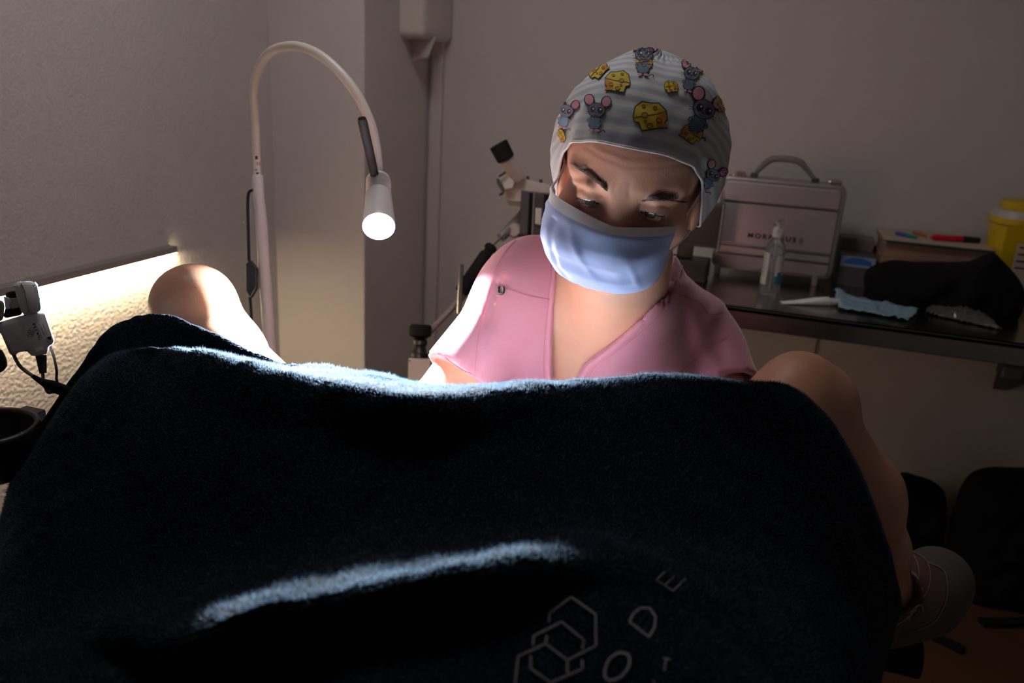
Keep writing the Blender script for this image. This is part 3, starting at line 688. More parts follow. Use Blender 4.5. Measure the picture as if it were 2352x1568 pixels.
hous = prism('housing', [h(x, y, 0) for x, y in [(-40, 748), (0, 739), (50, 724), (100, 715), (105, 722), (126, 783), (122, 791), (112, 796), (111, 810), (106, 814), (82, 818), (69, 817), (64, 805), (36, 811), (36, 816), (24, 817), (0, 761), (-40, 770)]], .03, 'hpwhite', hp, .003, HDV); sharp(hous, 40)
up = prism('grip', [h(x, y, -.004) for x, y in [(31, 655), (36, 648), (49, 644), (80, 645), (88, 654), (94, 685), (98, 716), (65, 722), (51, 724), (40, 690)]], .038, 'hpwhite', hp, .005, HDV); sharp(up, 40)
prism('grip_joint', [h(x, y, -.0052) for x, y in [(47, 650), (55, 665), (60, 690), (65, 718), (66.5, 718), (61.5, 690), (56.5, 665), (48.5, 649)]], .002, 'grey', up, 0, HDV)
prism('cradle_side', [h(x, y, -.006) for x, y in [(-30, 690), (6, 688), (10, 700), (6, 736), (-30, 742)]], .02, 'grey', hp, .003, HDV)
prism('cartridge', [h(x, y, .004) for x, y in [(12, 675), (16, 669), (38, 666), (44, 690), (52, 722), (8, 731), (8, 720), (14, 705)]], .02, 'black', hp, .003, HDV)
prism('cartridge_window', [h(x, y, .000) for x, y in [(21, 685), (41, 682), (44, 706), (25, 710)]], .006, 'chrome', hp, .001, HDV)
prism('cartridge_body', [h(x, y, .001) for x, y in [(8, 680), (22, 684), (25, 709), (13, 711)]], .012, 'hpwhite', hp, .001, HDV)
lathe('cable_gland', h(94, 816, .014), h(99, 857, .014), [(0, 11.5*HD/F), (.3, 10.5*HD/F), (1, 7.5*HD/F)], 'darkgrey', hp)
tube('cable', catmull([h(98, 856, .014), h(101, 880, .012), h(110, 900, .01), h(124, 900, .03), h(160, 900, .09)], 8), 3.6*HD/F, 'grey', hp, 10)
tube('cable', catmull([h(114, 792, .012), h(124, 820, .012), h(130, 850, .014), h(133, 880, .03), h(165, 910, .09)], 8), 3.0*HD/F, 'grey', hp, 10)
tube('cable', catmull([h(31, 814, .012), h(47, 842, .006), h(78, 865, .0), h(90, 872, 0)], 8), 4*HD/F, 'grey', hp, 10)
sv = catmull([h(76, 864, .0), h(98, 877, 0), h(125, 888, .02), h(160, 902, .06), h(230, 930, .14)], 8)
tube('cable_sleeve', sv, np.interp(np.linspace(0, 1, len(sv)), [0, .2, .45, 1], [4.5, 7, 13, 17])*HD/F, 'rubber', hp, 12)
prism('indicator_window', [h(x, y, -.0008) for x, y in [(81, 802), (98, 798), (100, 804), (82, 808)]], .001, 'maskw', hous, 0, HDV)
ux = np.array([-.37, .93]); ux /= np.linalg.norm(ux); uy = np.array([-ux[1], ux[0]])
def imgmat(o, ux, uy): 
    a = RT*ux[0]+UP*ux[1]; b = RT*uy[0]+UP*uy[1]; c_ = -FW; return Matrix([[a[i], b[i], c_[i], o[i]] for i in range(3)]+[[0, 0, 0, 1]])
text('lettering', 'INMODE', 5.2*HD/F*1.35, 'ink', hous, imgmat(h(85, 761, -.0009), ux, uy), .0001, 1.75)
for i, (wd, ox) in enumerate([(30, 96), (26, 100), (22, 104), (28, 108)]):
    cc = h(ox-5, 760-(4 if i % 2 else -2), -.0008); a_ = RT*ux[0]+UP*ux[1]; b_ = RT*uy[0]+UP*uy[1]; wd = wd*HD/F/2; t_ = .7*HD/F/2
    obj('small_print', [cc-a_*wd-b_*t_, cc+a_*wd-b_*t_, cc+a_*wd+b_*t_, cc-a_*wd+b_*t_], [(0, 1, 2, 3)], 'ink', hous)
prism('printed_square', [h(x, y, -.0008) for x, y in [(107, 775), (117, 772), (119, 779), (112, 780), (112, 777), (108, 777)]], .001, 'ink', hous, 0, HDV)
for oy in (-7, 0, 7):
    cc = (71-oy*.35, 763+oy*.8); tube('emblem_ring', np.array([h(x, y, -.0008) for x, y in ell(*cc, 6.5, 4.6, .3, 24)+ell(*cc, 6.5, 4.6, .3, 24)[:1]]), .00018, 'ink', hous, 5)

# ============================================================ THE STANDING/SEATED DOCTOR
PH = np.array([-.5562632, .24924336, -.18267613]); PT = np.array([.13006399, .17661, .859132])
HM = np.array([[0.95384313, -0.28187652, 0.10358046], [-0.2376097, -0.49746795, 0.83430646], [-0.18364344, -0.82040921, -0.54148298]])
CB = np.stack([RT, UP, FW], 1)                     # camera basis -> world
A3 = CB @ HM; T3 = CAM+CB @ PT                     # head local (m) -> world
def h2w(p): return np.asarray(p, float)/100 @ A3.T+T3
def w2h(p): return ((p-T3) @ A3)*100
def hp2(p): return pix(h2w(p))
NK = [P(1452, 470, .92), P(1425, 620, .955), P(1405, 770, 1.02)]
SHL, SHR = P(1196, 700, 1.04), P(1585, 800, 1.12)
def neck_w(p):
    return smin(caps(p, NK[0], NK[1], .056, .054), caps(p, NK[1], NK[2], .054, .066), .02)
def head_sdf(q):
    """q in head-local cm"""
    ax = q.copy(); ax[..., 0] = np.abs(ax[..., 0])
    d = elli(q, (0, -1.2, 2.8), (7.5, 9.2, 8.9))
    d = smin(d, elli(q, (0, 1.9, 3.4), (6.7, 6.6, 6.2)), 1.2)
    d = smin(d, elli(q, (0, 2.0, -3.8), (6.1, 6.0, 7.6)), 1.5)
    d = smin(d, sph(q, (0, 6.2, -9.2), 1.9), 2)
    d = smin(d, caps(ax, (1.6, 7.1, 1.6), (4.8, 5.7, 1.9), 1.1, 1.05), 1.3)
    d = smin(d, sph(ax, (4.7, 4.3, -2.7), 2.3), 1.6)
    d = smax(d, -sph(ax, (3.25, 9.45, -.45), 1.75), 1.3)
    d = smin(d, caps(q, (0, 7.0, 1.4), (0, 8.9, -3.6), .95, 1.05), 1.3)
    d = smin(d, sph(ax, (1.2, 8.2, -3.9), .8), .5)
    # eyelids
    lid = sph(ax, (3.2, 6.55, -.1), 1.50)
    d = smin(d, lid, .35)
    # crease above the lid, fold of skin
    for a_, b_ in (((1.9, 7.6, .35), (3.2, 8.15, .85)), ((3.2, 8.15, .85), (4.6, 7.3, .55))):
        d = smax(d, -caps(ax, a_, b_, .13, .13), .22)
    d = smin(d, smin(caps(ax, (2.0, 7.3, .85), (3.3, 7.75, 1.25), .42, .5), caps(ax, (3.3, 7.75, 1.25), (4.9, 6.5, .8), .5, .35), .3), .45)
    # opening between the lids
    op = elli(ax, (3.25, 8.0, -.60), (1.30, .95, .34))
    d = smax(d, -op, .10)
    # under-eye fold
    d = smax(d, -caps(ax, (2.1, 7.7, -1.75), (4.2, 7.4, -1.95), .10, .08), .5)
    # frown lines, forehead lines
    d = smax(d, -caps(ax, (.75, 8.65, 1.3), (.6, 8.75, 2.6), .07, .05), .35)
    for zz, am in ((4.1, .04), (5.0, .03)):
        d = d-am*np.exp(-((q[..., 2]-zz-.12*np.abs(q[..., 0]))/.22)**2)*(q[..., 1] > 3)*-1
    # lips, ears
    d = smin(d, caps(q, (-1.9, 7.3, -6.6), (1.9, 7.3, -6.6), .7, .7), .8)
    d = smin(d, elli(ax, (7.3, -.6, -1.6), (.8, 1.9, 3.2)), .5)
    return d
def body_sdf(p):
    d = neck_w(p)
    d = smin(d, caps(p, SHL, P(1400, 790, 1.10), .058, .075), .05)
    d = smin(d, caps(p, P(1400, 790, 1.10), SHR, .075, .056), .05)
    d = smin(d, caps(p, P(1415, 690, 1.02), P(1240, 642, 1.05), .046, .042), .04)
    d = smin(d, caps(p, P(1435, 700, 1.03), P(1560, 766, 1.10), .046, .042), .04)
    d = smin(d, caps(p, P(1290, 900, 1.11), P(1490, 920, 1.14), .098, .095), .06)
    PEL = np.array([-.10, 1.40, .62])
    d = smin(d, caps(p, P(1395, 900, 1.13), PEL, .115, .15), .08)
    d = smin(d, caps(p, PEL-[.09, 0, 0], PEL+[.09, 0, 0], .13, .13), .06)
    # arms
    for s, e, ha in ((SHL, P(1005, 955, .99), P(1130, 1010, .90)), (SHR, P(1665, 965, 1.04), P(1400, 1020, .92))):
        d = smin(d, caps(p, s, e, .052, .042), .03); wr = e+(ha-e)*.75
        d = smin(d, caps(p, e, wr, .041, .027), .015)
        dr = (ha-wr)/np.linalg.norm(ha-wr); sd_ = np.cross(dr, [0, 0, 1]); sd_ /= np.linalg.norm(sd_)
        palm = wr+dr*.07; d = smin(d, smin(caps(p, wr+sd_*.012, palm+sd_*.024, .018, .015), caps(p, wr-sd_*.012, palm-sd_*.024, .018, .015), .015), .015)
        d = smin(d, caps(p, wr, palm, .020, .017), .01)
        for f_, ln in ((-.030, .055), (-.010, .066), (.010, .070), (.030, .062)):
            b_ = palm+sd_*f_; m_ = b_+dr*ln*.55+np.array([0, 0, -.006]); t_ = m_+dr*ln*.4+np.array([0, 0, -.024])
            d = smin(d, caps(p, b_, m_, .0088, .008), .004); d = smin(d, caps(p, m_, t_, .008, .007), .003)
        th_ = wr+dr*.03-sd_*.024*np.sign(sd_@RT)*(-1); m_ = th_+dr*.03+(th_-wr-dr*.03)*.9; t_ = m_+dr*.028+np.array([0, 0, -.012])
        d = smin(d, caps(p, th_, m_, .012, .010), .008); d = smin(d, caps(p, m_, t_, .010, .008), .004)
    # thighs, shins, feet
    for s in (-1, 1):
        hp_ = PEL+[.09*s, 0, -.02]; kn = PEL+[.20*s-.02, -.36, -.06]; an = kn+[0, .06, -.44]
        d = smin(d, caps(p, hp_, kn, .085, .06), .04); d = smin(d, caps(p, kn, an, .055, .036), .02)
        d = smin(d, caps(p, an+[0, .02, -.07], an+[0, -.16, -.09], .036, .028), .02)
    return d
VX = [(1282, 560), (1282, 640), (1276, 700), (1270, 780), (1269, 840), (1272, 900), (1276, 960)]
VR = [(1545, 600), (1528, 655), (1490, 712), (1430, 768), (1372, 812), (1340, 835), (1318, 880), (1300, 960)]
def pixs(p):
    q = p-CAM.astype(np.float32); d = q@FW.astype(np.float32); return W/2+F*(q@RT.astype(np.float32))/d, H/2-F*(q@UP.astype(np.float32))/d, d
def scrub_sdf(p):
    x, y, dp = pixs(p)
    b = neck_w(p)
    d = caps(p, SHL, P(1400, 790, 1.10), .064, .084)
    d = smin(d, caps(p, P(1400, 790, 1.10), SHR, .084, .067), .05)
    d = smin(d, caps(p, P(1415, 690, 1.025), P(1235, 634, 1.05), .055, .052), .05)
    d = smin(d, caps(p, P(1478, 655, 1.03), P(1560, 764, 1.10), .055, .050), .05)
    d = smin(d, caps(p, P(1290, 900, 1.10), P(1480, 920, 1.135), .118, .113), .06)
    d = smin(d, caps(p, P(1436, 690, .985), NK[2], .068, .080), .02)
    PEL = np.array([-.10, 1.40, .62])
    d = smin(d, caps(p, P(1395, 900, 1.13), PEL, .13, .165), .08)
    # cloth folds of the body
    f = .0035*np.sin((x+.55*y)/26.)*np.exp(-((x-1610)/90)**2)+.003*np.exp(-(((x+.62*y)-(1600+.62*790))/16)**2)*(x > 1440)
    f += .004*np.exp(-(((x-.35*y)-(1590-.35*700))/22)**2)*(y > 640)
    f += -.005*np.exp(-((x-1118-(760-y)*.28)/9)**2)*(y > 640)*(x < 1220)
    # sleeves
    for s, e, fr, ra, rb in ((SHL, P(1005, 955, .99), .86, .054, .058), (SHR, P(1665, 965, 1.04), .75, .066, .066)):
        c_ = s+(e-s)*fr; dr = (e-s)/np.linalg.norm(e-s)
        sl = caps(p, s, c_, ra, rb); cut = (p-c_.astype(np.float32))@dr.astype(np.float32)
        sl = smax(sl, cut, .004)
        d = smin(d, sl, .022)
        inner = caps(p, s+(e-s)*.3, e, .050, .062); 
        keep = (np.linalg.norm(p-c_.astype(np.float32), axis=-1) < .045)
        d = np.where(cut > -.03, smax(d, -(inner), .004), d)
    d = d-f
    # neck opening
    ym = np.clip(y, 520, 1000)
    xl = np.interp(ym, [a[1] for a in VX], [a[0] for a in VX]); xr = np.interp(ym, [a[1] for a in VR], [a[0] for a in VR])
    wd = np.maximum(xl-x, x-xr)*dp/F
    op = smax(wd, dp-1.35, .01); op = np.maximum(op, (600-y)*-0.0+(dp-1.12))
    d = smax(d, -op, .003)
    d = smax(d, -caps(p, P(1452, 500, .93), P(1418, 660, .98), .066, .066), .004)
    return smax(d, -(p[..., 2]-.66), .004)
dr_ = thing('person', 'person in pink scrubs, patterned cap and blue face mask leaning over the patient, looking down', 'person', (-.10, 1.40, 0))
V, Fc = surfnets(head_sdf, (-8.8, -11, -13.2), (8.8, 11.6, 12.4), .14)
def neck_h(q):
    return neck_w((q/100) @ A3.T.astype(np.float32)+T3.astype(np.float32))*100
def headneck(q): return smin(head_sdf(q), neck_h(q), 1.5)
V, Fc = surfnets(headneck, (-8.8, -11, -14.5), (8.8, 11.6, 12.4), .14)
Vh = h2w(V)
def fullbody(p):
    hd_ = head_sdf(((p-T3.astype(np.float32))@A3.astype(np.float32))*100)/100
    return smin(body_sdf(p), hd_, .015)
lo_ = np.array([-.66, .72, .0]); hi_ = np.array([.30, 1.62, 1.22])
Vb, Fb = surfnets(body_sdf, lo_, hi_, .0075)
Vall = np.concatenate([Vh, Vb]); Fall = np.concatenate([Fc, Fb+len(Vh)])
body = npobj('body', Vall, Fall, 'skin', dr_)
body['label'] = 'skin of the face, neck and arms'
Vs, Fs = surfnets(scrub_sdf, (-.60, .75, .62), (.30, 1.62, 1.20), .005)
scrub = npobj('scrub_top', Vs, Fs, 'pink', dr_)
sm = scrub.modifiers.new('s', 'SMOOTH'); sm.factor = .5; sm.iterations = 3
scrub['label'] = 'pink V-neck scrub top'
def npbvh(V, Fc): return BVHTree.FromPolygons([tuple(v) for v in V], [tuple(map(int, f)) for f in Fc])
tb_head = npbvh(Vh, Fc); tb_scrub = npbvh(Vs, Fs)
# trousers
def trouser_sdf(p):
    PEL = np.array([-.10, 1.40, .62]); d = caps(p, PEL-[.09, 0, 0], PEL+[.09, 0, 0], .145, .145)
    for s in (-1, 1):
        hp_ = PEL+[.09*s, 0, -.02]; kn = PEL+[.20*s-.02, -.36, -.06]; an = kn+[0, .05, -.38]
        d = smin(d, caps(p, hp_, kn, .098, .075), .04); d = smin(d, caps(p, kn, an, .072, .07), .02)
    return smax(d, p[..., 2]-.70, .005)
Vt, Ft = surfnets(trouser_sdf, (-.50, .85, .04), (.26, 1.62, .74), .012); npobj('trousers', Vt, Ft, 'pink', dr_)
for s in (-1, 1):
    an = np.array([-.10, 1.40, .62])+[.20*s-.02, -.30, -.50]
    def shoe_(p): return smax(smin(caps(p, an+[0, .02, -.07], an+[0, -.17, -.085], .045, .036), caps(p, an, an+[0, .02, -.07], .042, .045), .01), -(p[..., 2]-.004), .003)
    a_, b_ = surfnets(shoe_, an-[.07, .24, .14], an+[.07, .1, .02], .006); npobj('shoe', a_, b_, 'white', dr_)
# neckband, seams
bl = [(1287, 575), (1283, 640), (1277, 700), (1270, 780), (1268, 840), (1271, 890), (1275, 930)]
bl2 = [(x-11, y) for x, y in bl]
band = [ribbon(tb_scrub, [(x-9, y) for x, y in bl], 17, .0006, 8, .0022, 12), ribbon(tb_scrub, [(x+11, y+6) for x, y in VR[:-1]], [26, 25, 24, 22, 22, 22, 20], .0006, 8, .0022, 30)]
nbnd = clean(obj('neckband', *merge(band), 'pinkband', scrub, True))
seams = [[(1140, 656), (1180, 668), (1215, 680), (1262, 688)], [(x-19, y) for x, y in bl], [(x+26, y+8) for x, y in VR[1:-1]],
         [(1185, 552), (1160, 580), (1140, 620), (1122, 680), (1108, 730), (1096, 790), (1088, 890)],
         [(1536, 665), (1560, 675), (1590, 688), (1612, 700), (1630, 722), (1660, 718)],
         [(990, 796), (1020, 820), (1060, 848), (1090, 862)], [(1540, 872), (1590, 830), (1640, 790), (1672, 772)]]
sV, sF = merge([ribbon(tb_scrub, s, 1.7, .0008, 8) for s in seams]); clean(obj('seam', sV, sF, 'pinkseam', scrub))
lp = [hit(tb_scrub, x, y, .0015) for x, y in catmull([(1148, 658), (1146, 668), (1149, 675), (1156, 675), (1159, 667), (1158, 659)], 5)]
if all(l is not None for l in lp): tube('black_loop', [tuple(l) for l in lp], .0013, 'rubber', scrub, 8)

# face details
for s in (-1, 1):
    ec = h2w((3.2*s, 6.55, -.1)); bm = bmesh.new(); bmesh.ops.create_uvsphere(bm, u_segments=24, v_segments=16, radius=.01325)
    for v in bm.verts: v.co += Vector(ec)
    eye = frombm('eyeball', bm, 'eye', body, True)
    g = h2w((3.1*s, 6.55+1.25, -.52))-ec; g /= np.linalg.norm(g)
    lathe('iris', ec+g*.0118, ec+g*.01345, [(0, .0060), (.6, .0056), (1, .0030)], 'iris', eye, 20)
    # lashes along the upper lid margin
    L = []
    for i in range(34):
        t = i/33*2-1; xx = s*(3.25+1.28*t); zz = -.34-.30*t*t
        yy = 6.55+math.sqrt(max(.3, 1.50**2-(abs(xx)-3.2)**2-(zz+.1)**2)); b_ = np.array([xx, yy-.03, zz])
        out = np.array([.18*s*t+RNG.normal(0, .05), .55, -.30+RNG.normal(0, .08)]); ln = .55+.35*(t+1)/2
        p_ = [h2w(b_), h2w(b_+out*ln*.6), h2w(b_+out*ln+np.array([0, 0, .12]))]; L.append(tube_data(catmull(p_, 3), np.linspace(.00022, .00006, 7), 4))
    for i in range(16):
        t = i/15*2-1; xx = s*(3.25+1.1*t); zz = -.94+.16*t*t
        b_ = np.array([xx, 6.55+math.sqrt(max(.05, 1.50**2-(abs(xx)-3.2)**2-(zz+.1)**2)), zz]); L.append(tube_data([h2w(b_), h2w(b_+np.array([.05*s*t, .22, -.22]))], [.00013, .00005], 4))
    # lid line
    pts = [h2w(np.array([s*(3.25+1.30*t), 6.57+math.sqrt(max(.05, 1.50**2-(1.30*t+.05)**2-(.28+.28*t*t)**2)), -.36-.30*t*t])) for t in np.linspace(-1, 1, 13)]
    L.append(tube_data(pts, .00045, 6)); obj('eyelashes', *merge(L), 'lash', body)
# brows: dense short hairs laid on the skin
def brow(outer, mid, inner, w_):
    cl = catmull([inner]+mid+[outer], 10); L = []; N = len(cl)
    for i in range(520):
        u = RNG.random(); k_ = u*(N-1); a_ = cl[int(k_)]; b_ = cl[min(int(k_)+1, N-1)]; p_ = a_+(b_-a_)*(k_-int(k_)); t_ = cl[min(int(k_)+1, N-1)]-cl[max(int(k_)-1, 0)]; t_ = t_/np.linalg.norm(t_); n_ = np.array([-t_[1], t_[0]])
        ww = np.interp(u, [0, .12, .4, .7, 1], [w_*.2, w_*.7, w_, w_*.9, w_*.25]); o_ = RNG.normal(0, .28)*ww; p0 = p_+n_*o_; p1 = p0+t_*RNG.uniform(7, 13)-n_*o_*.25
        a1 = hit(tb_head, *p0, .0002); a2 = hit(tb_head, *((p0+p1)/2), .0009); a3 = hit(tb_head, *p1, .0006)
        if a1 and a2 and a3: L.append(tube_data([a1, a2, a3], [.00015, .00014, .00006], 3))
    V_, F_ = merge(L); obj('eyebrow', V_, F_, 'brow', body)
brow((1319, 379), [(1340, 388), (1355, 397), (1373, 410), (1387, 425)], (1397, 438), 14)
brow((1569, 463), [(1547, 452), (1522, 448), (1498, 452)], (1472, 461), 13)
pe = h2w((7.6, .35, -4.6)); bm = bmesh.new(); bmesh.ops.create_uvsphere(bm, u_segments=16, v_segments=10, radius=.0042)
for v in bm.verts: v.co += Vector(P(1577, 520, pix(pe)[2]-.002))
frombm('pearl_earring', bm, 'pearl', body, True)

# ---- cap
EDG = [(0, (0, 8.95, 6.1)), (25, (3.4, 8.2, 5.9)), (50, (6.0, 6.1, 4.6)), (72, (7.3, 3.4, 2.2)), (92, (7.9, .9, -2.0)), (112, (8.1, -1.7, -4.6)), (140, (6.2, -6.6, -6.0)), (180, (0, -9.6, -6.6))]
def edge_pt(a):
    aa = abs(a); q = [np.interp(aa, [e[0] for e in EDG], [e[1][k] for e in EDG]) for k in range(3)]; return np.array([q[0]*(1 if a >= 0 else -1), q[1], q[2]])
cc0 = np.array([0, -1.6, 2.2]); cr = np.array([9.4, 11.0, 10.3]); NA, NV = 180, 60
pole = np.array([0, -.22, 1.]); pole /= np.linalg.norm(pole)
sme = catmull([edge_pt(a) for a in np.linspace(-180, 180, 37)[:-1]], 5, True)
V = []; UV = []
for i in range(NA):
    a_ = -180+360*i/NA; e = sme[i % len(sme)]-cc0; re = np.linalg.norm(e); ed = e/re; om = math.acos(np.clip(ed@pole, -1, 1))
    for j in range(NV+1):
        t = j/NV; d_ = (math.sin((1-t)*om)*ed+math.sin(t*om)*pole)/math.sin(om) if t < 1 else pole
        rel = 1/math.sqrt(((d_/cr)**2).sum()); b_ = min(1, t/.42); b_ = math.sin(b_*math.pi/2)**1.1
        rr_ = (re+.12)*(1-b_)+rel*b_
        wv = .26*noise.noise(Vector(d_*2.2))+.11*noise.noise(Vector((d_[0]*5, d_[1]*5, d_[2]*9)))
        pl = .10*math.sin(math.radians(a_)*22+3*noise.noise(Vector(d_*3)))*math.exp(-((t-.93)/.12)**2)*2
        back = 1.0*max(0, -d_[1])*math.sin(math.pi*t)
        rr_ += (wv*1.3+pl)*min(1, t*6)+back*.8
        V.append(cc0+d_*rr_); UV.append((i/NA, t))
capV = h2w(np.array(V)); capF = []
for i in range(NA):
    i2 = (i+1) % NA
    for j in range(NV): capF.append((i*(NV+1)+j, i2*(NV+1)+j, i2*(NV+1)+j+1, i*(NV+1)+j+1))
tb_cap = npbvh(capV, capF)
rimp = capV[[i*(NV+1) for i in range(NA)]+[0]]
# printed motifs, laid on the cloth: (vertices, faces, material index)
MI = ['cap', 'cheese', 'cheese2', 'mgrey', 'mdark', 'mpink', 'mblue', 'mwhite']; extra = []
lay = [0]
def pm(poly, m, lift=1): extra.append((patch(tb_cap, poly, .0012+.00012*lift, 8), MI.index(m)))
def ln(pts, w_, m='mdark', lift=4, sm=4): extra.append((ribbon(tb_cap, pts, w_, .0012+.00012*lift, sm), MI.index(m)))
def xf(cx, cy, s, a=0):
    c_, s_ = math.cos(a), math.sin(a); return lambda L: [(cx+s*(x*c_-y*s_), cy+s*(x*s_+y*c_)) for x, y in L]
def cheese(cx, cy, s, a=0, flip=1, sy=1):
    f = xf(cx, cy, s, a); g = lambda L: f([(x*flip, y*sy) for x, y in L])
    out = [(-38, -2), (-34, -22), (-18, -34), (2, -30), (18, -30), (34, -14), (36, 6), (30, 12), (36, 24), (16, 24), (-6, 28), (-20, 30), (-26, 12), (-36, 10)]
    pm(g([(x*1.07, y*1.09) for x, y in out]), 'mdark', 1); pm(g(out), 'cheese', 2)
    pm(g([(12, 0), (35, -10), (36, 6), (30, 12), (36, 24), (14, 24)]), 'cheese2', 3)
    ln(g([(-36, 2), (-16, -2), (8, -5), (34, -12)]), 2*s, lift=4)
    for x, y, r in ((-14, -4, 7), (18, 8, 6), (-2, 20, 7), (-16, -24, 4), (10, -20, 4.5), (-12, 10, 3)):
        pm(g(ell(x, y, r, r*.8, 0, 12)), 'cheese2', 5); ln(g(ell(x, y, r, r*.8, 0, 12)+ell(x, y, r, r*.8, 0, 12)[:1]), 1.1*s, lift=6, sm=1)
def mouse(cx, cy, s, a=0, cheesy=False):
    f = xf(cx, cy, s, a)
    for sx_ in (-1, 1):
        pm(f(ell(20*sx_, -30, 13, 15, .3*sx_, 18)), 'mdark', 1); pm(f(ell(20.5*sx_, -31, 10, 12, .3*sx_, 18)), 'mpink', 2)
    ln(f([(2, 40), (12, 44), (22, 38), (26, 44)]), 2*s, 'mdark', 1)
    pm(f([(-12, 8), (12, 8), (15, 30), (8, 38), (-8, 38), (-15, 30)]), 'mdark', 2); pm(f([(-10, 9), (10, 9), (13, 29), (7, 36), (-7, 36), (-13, 29)]), 'mblue', 3)
    for sx_ in (-1, 1): ln(f([(11*sx_, 12), (18*sx_, 18), (12*sx_, 24)]), 4*s, 'mgrey', 3); pm(f(ell(7*sx_, 40, 6, 3, 0, 10)), 'mpink', 3)
    pm(f(ell(0, -8, 21, 18, 0, 24)), 'mdark', 4); pm(f(ell(0, -8, 19.3, 16.4, 0, 24)), 'mgrey', 5)
    for sx_ in (-1, 1):
        pm(f(ell(8.5*sx_, -8, 6.2, 7.6, 0, 16)), 'mdark', 6); pm(f(ell(8.5*sx_+1.5, -10.5, 1.9, 2.3, 0, 10)), 'mwhite', 7); 
        ln(f([(15*sx_, -1), (27*sx_, -3)]), 1*s, lift=6, sm=1); ln(f([(15*sx_, 1), (26*sx_, 3)]), 1*s, lift=6, sm=1)
    pm(f(ell(0, -1, 2.6, 2, 0, 10)), 'mdark', 7); ln(f([(-6, 3), (0, 5.5), (6, 3)]), 1.2*s, lift=7)
    if cheesy: pass
cheese(1494, 270, 1.0); cheese(1418, 191, .74, 0, -1); cheese(1541, 202, .42); cheese(1376, 163, .62, -.7, 1, .8)
mouse(1371, 262, .95, .12); mouse(1585, 178, .85, .25); mouse(1610, 262, 1.25, .42); cheese(1586, 308, .62, .5, -1)
mouse(1478, 136, .95, .05); cheese(1480, 147, .50, 0, 1, .7); cheese(1652, 240, .5, 1.3, 1, .7); mouse(1302, 262, .8, .25); cheese(1292, 312, .4, 1.2, 1, .6); mouse(1632, 405, .8, .6)
allV = [tuple(v) for v in capV]; allF = [tuple(f) for f in capF]; mi = [0]*len(capF)
for (v, f), m_ in extra:
    k_ = len(allV); allV += [tuple(q) for q in v]; allF += [tuple(i+k_ for i in t) for t in f]; mi += [m_]*len(f)
cap = obj('surgical_cap', allV, allF, MI, dr_, True); cap.data.polygons.foreach_set('material_index', mi)
uvl = cap.data.uv_layers.new(name='UVMap'); nb_ = len(capV)
for p_ in cap.data.polygons:
    for li in p_.loop_indices:
        vi = cap.data.loops[li].vertex_index; uvl.data[li].uv = UV[vi] if vi < nb_ else (.5, .5)
clean(cap); cap['label'] = 'striped cap printed with mice and cheese'
tube('cap_hem', rimp, .0014, 'maskw', cap, 8)
# ---- face mask
CP = np.array([(0, 9.6, -1.35), (0, 10.9, -2.4), (0, 12.0, -4.2), (0, 11.7, -6.4), (0, 10.6, -8.8), (0, 8.6, -10.8), (0, 6.6, -11.6)])
SPR = np.array([(6.1, 5, -1.79), (6.02, 4.9, -2.73), (5.76, 4.7, -3.73), (5.65, 4.5, -4.6), (5.62, 4.3, -5.46), (5.64, 4.3, -6.23), (5.57, 4.4, -6.93)])
SPL = np.array([(-7.64, 4.6, -0.99), (-7.92, 4.2, -2.53), (-8.24, 3.8, -4.54), (-8.21, 3.6, -5.91), (-7.62, 3.6, -7.36), (-6.47, 3.8, -9.15), (-4.98, 4.4, -10.52)])*[-1, 1, 1]
CP = np.array([(-0.05, 9.6, -1.79), (0.01, 10.3, -2.67), (-0.03, 10.9, -4.34), (-0.08, 11.0, -6.02), (-0.0, 10.4, -7.7), (0.22, 9.2, -9.29), (0.13, 7.4, -10.23)])
NS, NT = 96, 80
def mask_pt(s, t):
    k_ = t*(len(CP)-1); c_ = np.array([np.interp(k_, range(len(CP)), CP[:, i]) for i in range(3)]); SQ = SPR if s >= 0 else SPL; e_ = np.array([np.interp(k_, range(len(CP)), SQ[:, i]) for i in range(3)])
    a_ = abs(s); x_ = e_[0]*math.sin(a_*math.pi/2)**.92 if a_ < 1 else e_[0]
    py = 1.25+.9*min(1, t*2.2); pz = 1.05+.9*t
    y_ = c_[1]+(e_[1]-c_[1])*a_**py; z_ = c_[2]+(e_[2]-c_[2])*a_**pz
    if t < .3: y_ -= .5*math.sin(math.pi*min(1, a_*1.15))*(1-t/.3)*.8
    fold = .10*math.sin(2*math.pi*(t*3.2+.25*s*s))*(t > .12)*(1-a_**3)
    cr_ = .35*noise.noise(Vector((s*1.7+4, t*2.6, 2)))+.16*noise.noise(Vector((s*4.3, t*6, 9)))
    cre = .30*math.exp(-((s*.9+.42-t*.55)/.035)**2)*math.exp(-((t-.45)/.25)**2)+.28*math.exp(-((s-.15-.5*(t-.2))/.04)**2)*math.exp(-((t-.6)/.2)**2)-.3*math.exp(-((s+.62-.25*t)/.05)**2)*(t > .2)
    rim = math.sin(math.pi*min(1, max(0, t-.06)/.2)/2) if t > .06 else 0
    y_ += (fold+cr_+cre*.7)*rim*(.4+.6*(1-a_**4))*(1-.8*max(0, -s-.6)/.4)
    if a_ > .93: y_ += .22*math.sin(t*38)*(a_-.93)/.07; x_ += .18*math.sin(t*31+1)*(a_-.93)/.07
    return np.array([x_*(1 if s >= 0 else -1), y_, z_])
V = np.array([mask_pt(-1+2*i/NS, j/NT) for j in range(NT+1) for i in range(NS+1)]); Fc = []
for j in range(NT):
    for i in range(NS): k_ = j*(NS+1)+i; Fc.append((k_, k_+1, k_+NS+2, k_+NS+1))
Vm = h2w(V); fm = obj('face_mask', Vm, Fc, ['mask', 'maskw'], dr_, True)
for p_ in fm.data.polygons: p_.material_index = 1 if p_.index < NS*10 else 0
